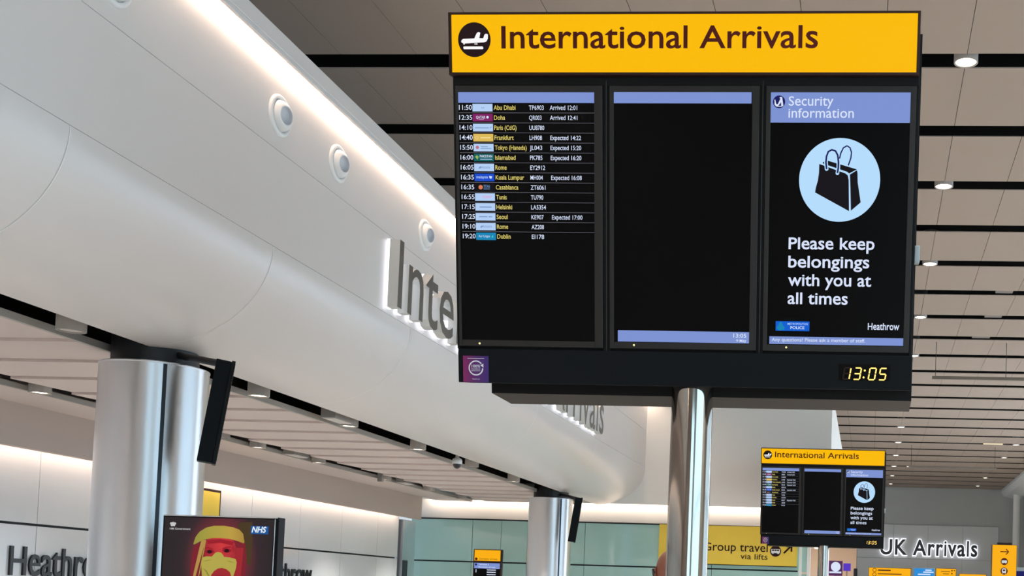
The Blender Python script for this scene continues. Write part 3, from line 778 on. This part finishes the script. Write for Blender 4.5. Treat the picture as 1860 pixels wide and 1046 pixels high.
# ------------------------------------------------------------------ lamps in the main ceiling
cl = make_lamp('ceiling_lamp', .105, .467, ''); used[id(cl)] = False
for i, n_ in enumerate((1, 3, 5, 7, 9, 13, 15, 17, 19, 21, 23, 25)):
    p = (.70, G1 + PIT * (n_ - 1), CZ - .015)
    place(cl, p, 'round ceiling lamp in the left row, %s to the large board' % ORD[i], 'round lamps in the ceiling gaps')
for i, n_ in enumerate((17, 19, 23, 25)):
    place(cl, (4.13, G1 + PIT * (n_ - 1), CZ - .015), 'round ceiling lamp in the row by the right wall, %s of four' % ORD[i], 'round lamps in the ceiling gaps')
place(cl, (1.22, G1 + PIT * 20, CZ - .015), 'round ceiling lamp at the left end of the far hanging bar', 'round lamps in the ceiling gaps')
b = MB(); pa = at_z(1785, 807, CZ); pb = at_z(1822, 807, CZ); b.box(pa.x, pb.x, G1 + PIT * 16 - .06, G1 + PIT * 16 + .06, CZ + .02, CZ + .45, 'can'); b.box(pa.x + .01, pb.x - .01, G1 + PIT * 16 - .03, G1 + PIT * 16 + .03, CZ - .005, CZ + .02, 'lamp_dim')
tag(b.build('linear_lamp'), 'long thin lit lamp in a ceiling gap near the right wall', 'ceiling light')
for k, ((xa, xb, yy), lab) in enumerate(zip(((1809, 1840, 6), (1790, 1821, 7), (1768, 1800, 8)), ('grey grille set in a ceiling gap at right, nearest of three', 'grey grille set in a ceiling gap at right, middle of three', 'grey grille set in a ceiling gap at right, farthest of three'))):
    Y = G1 + PIT * (yy - 1); xa = at(xa, 530, Y).x; xb = at(xb, 530, Y).x
    b = MB(); b.box(xa, xb, Y - .09, Y + .09, CZ + .03, CZ + .06, 'lip')
    for j in range(8): b.box(xa, xb, Y - .085 + j * .022, Y - .075 + j * .022, CZ + .02, CZ + .03, 'can')
    tag(b.build('ceiling_grille'), lab, 'air vent', 'grilles in the ceiling gaps')
def hang_bar(p0, p1, wires, lab, r=.03):
    root = thing('hanging_bar', lab, 'ceiling fixture', tuple(p0)); d = p1 - p0
    b = MB(); b.box(0, d.x, -.03, .03, -.022, .035, 'bar'); b.build('rail', root, .004)
    for w in wires:
        b = MB(); b.cyl((w, 0, .035), (w, 0, CZ - p0.z), .005, 'jointdk', seg=8); b.build('wire', root)
p0 = at(1693, 686.5, 20.75); p1 = at(1930, 689, 20.75); p1.z = p0.z
hang_bar(p0, p1, (.06, at(1827, 686, 20.75).x - p0.x), 'long grey bar hung on wires, right of the clock')
p0 = at(1650, 848.5, 34.5); p1 = at(1810, 852, 34.5); p1.z = p0.z
hang_bar(p0, p1, (.08, p1.x - p0.x - .05), 'thin brown bar hung on wires far down the hall')

# ------------------------------------------------------------------ left wall lettering, wall sign
Wm = Matrix(((0, 0, 1, LW), (1, 0, 0, 0), (0, 1, 0, 0), (0, 0, 0, 1)))
def heathrow(y0, y1, lab):
    b = MB(Wm); b.text('Heathrow', y0, 1.548, .268, .002, .022, 'letterblk', width=y1 - y0, bold=.006, extrude=True)
    return tag(b.build('wall_lettering'), lab, 'sign', 'black lettering on the left wall')
heathrow(10.17, 11.62, 'black Heathrow lettering on the white wall left of the large column')
heathrow(14.52, 15.97, 'black Heathrow lettering on the white wall right of the poster screen')
ws = thing('wall_sign', 'yellow sign in a dark frame behind the large left column', 'sign', (LW, 12.4, 2.0))
b = MB(); b.box(.0, .06, 0, 1.10, -.05, .645, 'signdark'); b.build('frame', ws, .003)
b = MB(); b.box(.06, .064, .03, 1.07, -.02, .615, 'yellow_p'); b.build('panel', ws)

# ------------------------------------------------------------------ poster screen
pl = at(297, 935, 6.6); pr_ = at(507, 940, 6.6)
tv = thing('poster_screen', 'upright poster screen with a masked face in front of the left column', 'screen', ((pl.x + pr_.x) / 2, 6.6, 0))
w = pr_.x - pl.x; top = 1.936
b = MB(); b.box(-w / 2, w / 2, 0, .075, .62, top, 'board'); b.box(-w / 2 + .004, w / 2 - .006, -.006, 0, top - .007, top, 'steel'); b.box(w / 2 - .024, w / 2 - .018, -.006, 0, .63, top - .01, 'steel')
b.build('casing', tv, .003)
b = MB(); b.box(-.22, .22, -.1, .35, 0, .02, 'board'); b.box(-.06, .06, .06, .12, .02, .9, 'board'); b.build('stand', tv, .004)
poster_bg = grad_mat('poster_background', [(0, (40, 30, 33)), (.22, (50, 32, 38)), (.5, (110, 38, 50)), (.75, (160, 42, 52)), (1, (190, 46, 54))], 'SPHERICAL', 'Generated', .9, loc=(-1.22, 0, -2.40), scale=(2.3, 0.0, 3.0))
Tm = Matrix(((1, 0, 0, 0), (0, 0, -1, 0), (0, 1, 0, 0), (0, 0, 0, 1)))
sw = w - .05
b = MB(Tm); b.box(-w / 2 + .012, w / 2 - .03, .66, top - .014, 0, .002, poster_bg); sc_ = b.build('screen_panel', tv)
PW = sw / 210.0 * 1.0
k = w / 210.0; TX = lambda X, Y: (-w / 2 + (280 + X / 7.75 - 297) * k, top - (920 + Y / 7.75 - 937.5) * k)
for nm, rgb, st in (('p_band', (184, 160, 66), .9), ('p_mask', (190, 176, 82), .85), ('p_skin', (206, 44, 56), .9), ('p_skin2', (170, 44, 52), .85), ('p_eye', (50, 12, 22), .9), ('p_strap', (190, 150, 80), .85), ('p_hair', (80, 64, 40), .8), ('p_maskdk', (150, 140, 58), .9), ('p_nhs', (30, 84, 150), 1.0), ('p_txt', (206, 206, 206), .9), ('p_nhst', (226, 238, 248), 1.0), ('p_brow', (160, 32, 46), .9), ('p_shadow', (128, 36, 48), .9), ('p_fold', (172, 160, 70), .9)):
    M[nm] = glow(nm, rgb, st)
M['p_skin'] = grad_mat('poster_face', [(0, (120, 30, 40)), (.4, (176, 40, 50)), (1, (214, 54, 58))], 'SPHERICAL', 'Generated', .9, loc=(-1.3, 0, -1.9), scale=(2.6, 0, 2.6))
M['p_band'] = grad_mat('poster_band', [(0, (150, 150, 60)), (.35, (176, 160, 62)), (.65, (192, 160, 66)), (1, (160, 120, 54))], 'LINEAR', 'Generated', .9)
b = MB(Tm); L = [.002]
def lay(pts, m):
    L[0] += .0006; b.prism([TX(*p) for p in pts], L[0] - .0006, L[0], m)
def ell(cx, cy, rx, ry, m, n=28):
    lay([(cx + rx * math.cos(2 * math.pi * i / n), cy + ry * math.sin(2 * math.pi * i / n)) for i in range(n)], m)
lay([(1180, 240), (1250, 215), (1390, 205), (1400, 330), (1405, 600), (1400, 800), (1330, 760), (1290, 480)], 'p_hair')
lay([(600, 540), (570, 640), (560, 900), (600, 1200), (700, 1400), (1250, 1400), (1330, 1000), (1340, 700), (1310, 500), (960, 420)], 'p_shadow')
ell(955, 780, 262, 450, 'p_skin')
lay([(770, 470), (960, 450), (1150, 480), (1130, 530), (960, 500), (790, 520)], 'p_brow')
lay([(650, 600), (725, 520), (735, 700), (715, 1000), (690, 1400), (655, 1300)], 'p_shadow')
lay([(1170, 560), (1290, 560), (1270, 1000), (1190, 1300)], 'p_skin2')
lay([(585, 520), (610, 430), (660, 360), (750, 300), (860, 272), (1000, 268), (1130, 285), (1220, 315), (1275, 370), (1300, 480), (1290, 500), (1200, 468), (1080, 442), (960, 436), (840, 440), (720, 465), (640, 510), (590, 535)], 'p_band')
lay([(695, 470), (755, 465), (735, 560), (640, 965), (605, 965), (610, 920), (665, 620)], 'p_strap')
for ex, ey in ((820, 622), (1062, 602)):
    ell(ex, ey, 66, 30, 'p_brow'); ell(ex, ey + 3, 36, 24, 'p_eye'); L[0] += 0
lay([(745, 575), (800, 560), (870, 585), (870, 598), (800, 578), (748, 592)], 'p_brow')
lay([(1000, 575), (1050, 552), (1120, 545), (1120, 560), (1052, 568), (1005, 592)], 'p_brow')
lay([(722, 705), (790, 688), (860, 690), (893, 652), (915, 632), (945, 625), (982, 632), (1008, 655), (1032, 690), (1110, 694), (1195, 714), (1212, 760), (1205, 840), (1180, 930), (1150, 1050), (1080, 1200), (950, 1260), (840, 1200), (770, 1080), (735, 950), (716, 800)], 'p_mask')
lay([(735, 760), (800, 738), (870, 732), (800, 750)], 'p_maskdk'); lay([(1190, 765), (1120, 745), (1060, 738), (1120, 757)], 'p_maskdk')
lay([(740, 850), (800, 880), (850, 960), (838, 985), (790, 900)], 'p_maskdk')
lay([(850, 1010), (868, 940), (905, 885), (955, 850), (1010, 840), (1070, 852), (1125, 890), (1150, 950), (1150, 1050), (1060, 1180), (900, 1180)], 'p_skin2')
ell(1000, 960, 80, 30, 'p_brow')
lay([(760, 560), (772, 470), (764, 470), (748, 560), (690, 960), (700, 960)], 'p_fold')

lay([(1130, 560), (1160, 520), (1185, 580), (1165, 640)], 'p_skin2')
b.build('face_picture', sc_)
b = MB(Tm); z0, z1 = .002, .0028
x, y = TX(1380, 260); x2, y2 = TX(1622, 368); b.box(x, x2, y2, y, z0, z1 + .004, 'p_nhs'); b.text('NHS', x + .006, y2 + .010, (y - y2) * .70, z0, z1 + .0046, 'p_nhst', width=(x2 - x) * .80, shear=.2, bold=.03)
b.build('health_logo', sc_)
b = MB(Tm); x, y = TX(236, 338); x2, _ = TX(528, 338); b.text('HM Government', x, y, .0115, z0, z1, 'p_txt', width=x2 - x, bold=.01)
cx, cy = TX(277, 265)
for dx, dy, rr in ((-.011, .004, .007), (.011, .004, .007), (0, -.002, .009), (0, .009, .005), (-.008, -.007, .005), (.008, -.007, .005)): b.disc(cx + dx, cy + dy, rr * 1.1, z0, z1, 'p_txt', 10)
b.build('government_logo', sc_)

# ------------------------------------------------------------------ signs at the far wall
a0 = at(1294, 953, ENDY + .06); a1 = at(1449, 1028, ENDY + .06)
gs = thing('direction_sign', 'wide yellow sign reading group travel via lifts on the green wall', 'sign', (0, ENDY + .10, 0))
Gm = Matrix(((1, 0, 0, 0), (0, 0, -1, 0), (0, 1, 0, 0), (0, 0, 0, 1)))
gx0, gx1, gz0, gz1 = -3.72, -1.285, 2.115, 2.79
b = MB(Gm); b.box(gx0, gx1, gz0, gz1, 0, .035, 'yellow_p'); b.box(gx0, gx1, gz0 - .012, gz0, 0, .036, 'signdark'); b.box(gx0, gx1, gz1, gz1 + .01, 0, .036, 'signdark'); b.build('panel', gs)
b = MB(Gm); b.text('Group travel', -1.80, 2.352, .135, .035, .038, 'signdark', width=1.13, align='r', bold=.006); b.build('lettering', gs)
b = MB(Gm); b.text('via lifts', -1.80, 2.218, .092, .035, .038, 'signdark', width=.475, align='r', bold=.003); b.build('lettering', gs)
b = MB(Gm); cx, cy = -1.663, 2.372; b.disc(cx, cy, .097, .035, .038, 'signdark', 40); b.box(cx - .075, cx + .075, cy - .035, cy + .035, .038, .040, 'printwhite'); b.box(cx - .062, cx + .062, cy + .002, cy + .026, .040, .041, 'signdark')
for q in (-.045, .045): b.disc(cx + q, cy - .036, .014, .038, .041, 'printwhite', 12)
for q in (-.02, .02): b.box(cx + q - .003, cx + q + .003, cy, cy + .028, .041, .042, 'printwhite')
b.build('bus_pictogram', gs)
b = MB(Gm); b.stroke([(-1.52, 2.34), (-1.395, 2.465)], .03, .035, .038, 'signdark'); b.stroke([(-1.475, 2.462), (-1.385, 2.462)], .03, .035, .038, 'signdark'); b.stroke([(-1.385, 2.477), (-1.385, 2.37)], .03, .035, .038, 'signdark'); b.build('arrow_pictogram', gs)
ds = thing('information_totem', 'small totem with a yellow top and dark screen by the green wall', 'information totem', (-6.25, 18.5, 0))
x0, x1 = -.232, .232
b = MB(); b.box(x0, x1, 0, .09, .02, 2.205, 'frame'); b.build('casing', ds, .004)
b = MB(); b.box(-.3, .3, -.1, .2, 0, .02, 'board'); b.build('base_plate', ds)
b = MB(Gm); b.box(x0 + .016, x1 - .016, 2.015, 2.192, 0, .003, 'yellow2'); b.text('Domestic arrivals', -.135, 2.034, .026, .003, .0036, 'signbrown', width=.30); b.disc(-.185, 2.044, .023, .003, .0036, 'signbrown', 16); b.build('light_panel', ds)
b = MB(Gm); b.box(x0 + .016, x1 - .016, .9, 1.985, 0, .002, 'screen'); sp_ = b.build('screen_panel', ds)
b = MB(Gm); b.box(x0 + .018, x1 - .018, 1.89, 1.98, .002, .003, 's_bar'); b.text('Terminal 2', -.14, 1.945, .022, .003, .0036, 's_white', width=.17, bold=.01); b.text('Domestic arrivals', -.14, 1.903, .022, .003, .0036, 's_white', width=.28, bold=.01)
b.disc(-.185, 1.953, .018, .003, .0036, 's_navy', 16); b.text('1', -.185, 1.825, .05, .002, .003, 's_white', bold=.02)
for zz in (1.862, 1.825, 1.785, 1.74): b.box(0, .15, zz, zz + .014, .002, .003, 's_white')
b.build('screen_text', sp_)
# yellow totem on the right
p = at(1824, 988, 25.0); tm = thing('direction_totem', 'tall yellow totem with arrow and transport pictograms at right edge', 'sign', (p.x + .01, 25.0, 0))
b = MB(); b.box(-.265, .265, 0, .16, .05, 2.85, 'frame'); b.build('casing', tm, .004)
b = MB(); b.box(-.15, .16, .02, .14, 2.85, 2.895, 'frame'); b.build('cap', tm)
b = MB(); b.box(-.32, .32, -.1, .26, 0, .05, 'board'); b.build('base_plate', tm)
b = MB(Gm); b.box(-.257, .257, .3, 2.843, 0, .004, 'yellow2'); b.build('light_panel', tm)
b = MB(Gm); z0, z1 = .004, .006
b.stroke([(-.09, 2.70), (.08, 2.70)], .018, z0, z1, 'signbrown'); b.stroke([(.03, 2.76), (.088, 2.70)], .018, z0, z1, 'signbrown'); b.stroke([(.03, 2.64), (.088, 2.70)], .018, z0, z1, 'signbrown')
b.disc(0, 2.49, .076, z0, z1, 'signbrown', 32); b.box(-.056, .056, 2.462, 2.515, z1, z1 + .001, 'printwhite')
for q in (-.03, .03): b.disc(q, 2.462, .012, z1, z1 + .001, 'printwhite', 10)
b.disc(0, 2.285, .076, z0, z1, 'signbrown', 32); b.prism([(-.04, 2.25), (.04, 2.25), (.046, 2.31), (.03, 2.342), (-.03, 2.342), (-.046, 2.31)], z1, z1 + .001, 'printwhite'); b.box(-.025, .025, 2.285, 2.32, z1 + .001, z1 + .002, 'signbrown'); b.stroke([(-.03, 2.225), (-.015, 2.25)], .01, z1, z1 + .001, 'printwhite'); b.stroke([(.03, 2.225), (.015, 2.25)], .01, z1, z1 + .001, 'printwhite')
b.disc(0, 2.08, .076, z0, z1, 'signbrown', 32)
b.build('pictograms', tm)
# door edge posts right of the group travel sign
po = None
for (xa, xb), lab in zip(((1450, 1456.5), (1466, 1472)), ('white metal post at the right end of the green glass wall', 'second white metal post, right of a narrow green glass panel')):
    p = at((xa + xb) / 2, 1000, ENDY + .1); hw = (xb - xa) / 2 * ENDY / F_PX
    if po is None:
        b = MB(); b.box(-hw, hw, -.03, .03, 0, 3.12, 'white_matt'); po = b.build('door_post', bevel=.004); o = po
    else: o = po.copy(); COL.objects.link(o)
    o.location = (p.x, ENDY + .15, 0); tag(o, lab, 'post', 'posts at the end of the green wall')
b = MB(); p = at(1461, 1000, ENDY + .1); b.box(p.x - .04, p.x + .045, ENDY + .13, ENDY + .15, 0, 1.99, 'green'); b.box(p.x - .04, p.x + .045, ENDY + .13, ENDY + .15, 2.02, 3.12, 'green')
struct(b.build('wall_far_return'))

# ------------------------------------------------------------------ far end of the hall
Em = Matrix(((1, 0, 0, 0), (0, 0, -1, FARY - .06), (0, 1, 0, 0), (0, 0, 0, 1)))
e0 = at(1597, 1006, FARY - .1); e1 = at(1776, 1010, FARY - .1)
lettering('wall_lettering', 'UK Arrivals', 'dark UK Arrivals letters with white glow on the grey end wall', Em, e0.x + .03, 3.50, .60, e1.x - e0.x - .06, .09, .06, 'letterdk', 'letterdk', 'halo2', grow=.10, hz=(.05, .085), bold=.020)
def hung_sign(px0, px1, py, Y, h, m, lab, lines, cols, pic=None):
    a = at(px0, py, Y); c = at(px1, py, Y); w = c.x - a.x
    root = thing('overhead_sign', lab, 'sign', (a.x, Y, a.z - h))
    b = MB(); b.box(0, w, 0, .10, 0, h, 'frame' if m != 'skyblue' else 'bluegrey'); b.build('casing', root, .004)
    b = MB(Gm); b.box(.012, w - .012, .012, h - .012, 0, .003, m); b.build('light_panel', root)
    b = MB(Gm)
    for (x0, x1, z0, z1) in lines: b.box(x0 * w, x1 * w, h - z0, h - z1, .003, .005, cols)
    if pic:
        for x, z in pic: b.ring(x * w, h - z, .05, .068, .003, .005, cols, seg=20)
    b.build('markings', root)
    b = MB(); b.cyl((w * .5, .05, 0), (w * .5, .05, -(a.z - h)), .04, 'can'); b.build('post', root)
    return root
hung_sign(1578, 1655, 1030, 40, .7, 'yellow2', 'wide yellow lit sign below the U of UK Arrivals', [(.22, .52, .07, .11), (.22, .78, .20, .23), (.22, .6, .29, .32)], 'signbrown', [(.14, .09), (.14, .24)])
hung_sign(1660, 1698, 1031, 40, .7, 'skyblue', 'blue lit sign between two yellow signs below UK Arrivals', [(.55, .85, .05, .09), (.45, .95, .12, .16), (.2, .8, .2, .24)], 's_white')
hung_sign(1700, 1737, 1031.5, 40, .7, 'yellow2', 'narrow yellow lit sign right of the blue sign', [(.25, .7, .10, .12), (.35, .65, .18, .2), (.76, .82, .05, .1), (.76, .82, .15, .2), (.88, .93, .05, .09)], 'signbrown')
hung_sign(1742, 1792, 1041.5, 38, .6, 'yellow2', 'low yellow sign just left of the tall yellow totem', [(.2, .8, .1, .13)], 'signbrown')
p0 = at(1843, 1030, 38)
ks = thing('wall_screen', 'pale blue screen at the bottom right corner of the photo', 'screen', (p0.x, 38, 1.6))
b = MB(); b.box(0, .8, 0, .08, 0, p0.z - 1.6, 'bluegrey'); b.build('casing', ks, .004)
b = MB(Gm); b.box(.06, .74, .06, p0.z - 1.72, 0, .003, 's_navy'); b.build('screen_panel', ks)
b = MB(); b.cyl((.4, .04, 0), (.4, .04, -1.6), .05, 'can'); b.build('stand', ks)
# dark pole by the end wall
b = MB(); p = at(1554, 1032, 42); b.cyl((0, 0, 0), (0, 0, p.z - .04), .07, 'letterblk', seg=20); b.lathe([(.07, p.z - .04), (.06, p.z - .01), (.001, p.z)], 'letterblk', 20); o = b.build('dark_pole'); o.location = (p.x, 42, 0)
tag(o, 'dark upright pole in front of the opening to the shops', 'pole')
# shop signs in the passage
p0 = at(1505, 1018, 55); p1 = at(1530, 1042, 55)
s1 = thing('shop_sign', 'dark purple square sign with a white disc in the shop passage', 'sign', (p0.x, 55, 0)); w = p1.x - p0.x
b = MB(Gm); b.box(0, w, p1.z - .1, p0.z, -.1, 0, 'purple_p'); b.build('panel', s1)
b = MB(Gm); b.disc(w * .52, p0.z - w * .42, w * .34, 0, .006, 's_white', 32); b.box(.05, w - .05, p1.z + .02, p1.z + .10, 0, .006, 's_white'); b.build('emblem', s1)
b = MB(); b.cyl((w / 2, .05, 0), (w / 2, .05, p1.z - .1), .06, 'can'); b.build('post', s1)
p0 = at(1532, 1023, 55); p1 = at(1545, 1037, 55)
b = MB(); b.box(p0.x, p1.x, 54.9, 55.1, p1.z, p0.z, 'purple'); b.box((p0.x + p1.x) / 2 - .03, (p0.x + p1.x) / 2 + .03, 54.97, 55.03, 0, p1.z, 'can'); tag(b.build('purple_light_box'), 'small lit purple box beside the white disc sign', 'sign')
b = MB(); b.box(-3.0, -2.6, FARY + .6, 62, 4.27, 4.295, 'shoplight'); tag(b.build('passage_light'), 'bright diagonal light strip on the shop passage ceiling', 'ceiling light')
b = MB(); b.box(-4.39, -4.3, FARY + 1, 62, 1.2, 3.6, 'shoplight'); tag(b.build('lit_shop_front'), 'bright white lit shop front glimpsed below the far board', 'shop front')

# ------------------------------------------------------------------ person
def skin_mesh(name, nodes, bones, root, mtl, sub=2, loc=(0, 0, 0)):
    me = bpy.data.meshes.new(name); me.from_pydata([n[0] for n in nodes], bones, [])
    o = bpy.data.objects.new(name, me); COL.objects.link(o)
    sk = o.modifiers.new('skin', 'SKIN'); sk.use_smooth_shade = True
    for i, n in enumerate(nodes):
        r = n[1]; me.skin_vertices[0].data[i].radius = r if isinstance(r, tuple) else (r, r)
    me.skin_vertices[0].data[root].use_root = True
    ss = o.modifiers.new('sub', 'SUBSURF'); ss.levels = sub; ss.render_levels = sub
    dg = bpy.context.evaluated_depsgraph_get(); m2 = bpy.data.meshes.new_from_object(o.evaluated_get(dg))
    bpy.data.objects.remove(o)
    m2.materials.clear(); m2.materials.append(M[mtl])
    return m2
def head_mesh(bm, c, yaw):
    """a head with brow, nose, mouth, chin and ears facing local +y, joined to the body mesh"""
    tmp = bmesh.new(); bmesh.ops.create_icosphere(tmp, subdivisions=5, radius=1.0)
    for v in tmp.verts:
        x, y, z = v.co
        wx = .077 * (1 - .22 * max(0, -z) ** 1.3); wy = .098; hz = .118
        X = x * wx; Y = y * wy - .004; Z = z * hz
        if z < -.2: Y += .022 * (-z - .2) * (1 if y > 0 else .2)              # jaw forward
        if y < -.2 and z < -.35: Y += .05 * (-z - .35) * (-y)                 # nape goes in
        if y > .6:
            g = lambda cx, cz, sx, sz: math.exp(-((x - cx) / sx) ** 2 - ((z - cz) / sz) ** 2)
            Y += .022 * g(0, -.22, .13, .16) + .012 * g(0, -.02, .1, .25) + .006 * g(0, .2, .5, .08)
            Y -= .010 * (g(.38, .03, .2, .1) + g(-.38, .03, .2, .1))
            Y += .007 * g(0, -.52, .26, .05) + .007 * g(0, -.62, .22, .05) - .006 * g(0, -.57, .28, .025) + .008 * g(0, -.85, .25, .14)
        v.co = (X, Y, Z)
    for sx in (-1, 1):
        ear = bmesh.new(); bmesh.ops.create_icosphere(ear, subdivisions=3, radius=1.0)
        for v in ear.verts:
            x, y, z = v.co; q = .6 if (y * y + (z * .9) ** 2) < .4 and x * sx > 0 else 1.0
            v.co = (sx * .078 + x * .009 * q + sx * .012 * max(0, -y), -.006 + y * .018 - .006 * abs(z), -.012 + z * .032)
        me = bpy.data.meshes.new('e'); ear.to_mesh(me); tmp.from_mesh(me); bpy.data.meshes.remove(me); ear.free()
    bmesh.ops.transform(tmp, matrix=Matrix.Translation(c) @ Matrix.Rotation(yaw, 4, 'Z'), verts=tmp.verts[:])
    for f in tmp.faces: f.smooth = True
    me = bpy.data.meshes.new('h'); tmp.to_mesh(me); bm.from_mesh(me); bpy.data.meshes.remove(me); tmp.free()
hp = at(1213.5, 1040, 6.7)
pr_loc = Vector((hp.x, 6.72, 0))
nodes = [((0, 0, .95), (.15, .11)), ((0, 0, 1.12), (.145, .10)), ((0, .0, 1.32), (.17, .115)), ((0, -.01, 1.45), (.10, .085)), ((0, -.004, 1.53), .058), ((0, .012, 1.64), .055)]
bones = [(0, 1), (1, 2), (2, 3), (3, 4), (4, 5)]
def chain(start, lst):
    prev = start
    for p, r in lst:
        nodes.append((p, r)); bones.append((prev, len(nodes) - 1)); prev = len(nodes) - 1
    return prev
hands = []
for s in (-1, 1):
    chain(0, [((s * .10, 0, .86), .085), ((s * .105, .01, .50), .058), ((s * .11, -.015, .30), .055), ((s * .11, -.02, .09), .038), ((s * .115, .06, .045), (.042, .03)), ((s * .12, .14, .03), (.04, .022))])
    hands.append(chain(2, [((s * .19, -.005, 1.42), .062), ((s * .235, -.01, 1.27), .050), ((s * .255, -.02, 1.12), .043), ((s * .262, .02, .96), .036), ((s * .265, .045, .86), .028), ((s * .265, .055, .80), (.024, .038))]))
for h, s in zip(hands, (-1, 1)):
    bx, by, bz = nodes[h][0]
    for j, (dy, ln) in enumerate(((.030, .075), (.010, .085), (-.010, .08), (-.029, .062))):
        chain(h, [((bx - s * .002, by + dy * .8, bz - .03), .0095), ((bx - s * .006, by + dy, bz - .03 - ln * .5), .0085), ((bx - s * .02, by + dy + .006, bz - .03 - ln), .0075)])
    chain(h, [((bx - s * .012, by + .038, bz + .0), .0105), ((bx - s * .02, by + .058, bz - .03), .0095), ((bx - s * .024, by + .062, bz - .055), .0085)])
me = skin_mesh('person', nodes, bones, 0, 'skin')
bm = bmesh.new(); bm.from_mesh(me); head_mesh(bm, Vector((0, .022, 1.694)), math.radians(14)); bm.to_mesh(me); bm.free()
per = bpy.data.objects.new('person', me); COL.objects.link(per); per.location = pr_loc; per.rotation_euler = (0, 0, math.radians(6))
tag(per, 'bald person in dark jacket seen from behind, half hidden by the board post', 'person')
cl_nodes = [((0, 0, .86), (.175, .135)), ((0, 0, 1.1), (.168, .125)), ((0, 0, 1.32), (.195, .14)), ((0, -.012, 1.455), (.105, .095)), ((0, -.008, 1.525), (.072, .07))]
cl_b = [(0, 1), (1, 2), (2, 3), (3, 4)]
for s in (-1, 1):
    i0 = len(cl_nodes); cl_nodes += [((s * .195, -.005, 1.415), .082), ((s * .24, -.01, 1.27), .068), ((s * .258, -.02, 1.12), .06), ((s * .265, .02, .96), .052), ((s * .266, .04, .885), .046)]
    cl_b += [(2, i0)] + [(i0 + k, i0 + k + 1) for k in range(4)]
o = bpy.data.objects.new('jacket', skin_mesh('jacket', cl_nodes, cl_b, 0, 'jacket')); COL.objects.link(o); o.parent = per
t_nodes = [((0, 0, .90), (.15, .115)), ((0, 0, 1.02), (.155, .12))]; t_b = [(0, 1)]
for s in (-1, 1):
    i0 = len(t_nodes); t_nodes += [((s * .095, .004, .72), .092), ((s * .108, .01, .50), .078), ((s * .112, -.015, .28), .072), ((s * .114, -.02, .09), .066)]
    t_b += [(0, i0)] + [(i0 + k, i0 + k + 1) for k in range(3)]
o = bpy.data.objects.new('trousers', skin_mesh('trousers', t_nodes, t_b, 0, 'trousers')); COL.objects.link(o); o.parent = per
for s in (-1, 1):
    o = bpy.data.objects.new('shoe', skin_mesh('shoe', [((s * .114, -.04, .05), (.05, .046)), ((s * .116, .06, .045), (.052, .042)), ((s * .122, .17, .036), (.05, .032))], [(0, 1), (1, 2)], 0, 'shoe')); COL.objects.link(o); o.parent = per
b = MB(Matrix.Translation((0, .022, 1.694)) @ Matrix.Rotation(math.radians(14), 4, 'Z'))
for s in (-1, 1): b.cyl((s * .086, -.004, -.012), (s * .098, -.004, -.014), .022, 'ear', seg=20)
b.cyl((-.088, -.004, -.03), (-.082, .012, -.075), .007, 'ear', seg=10)
b.build('earphone', per)
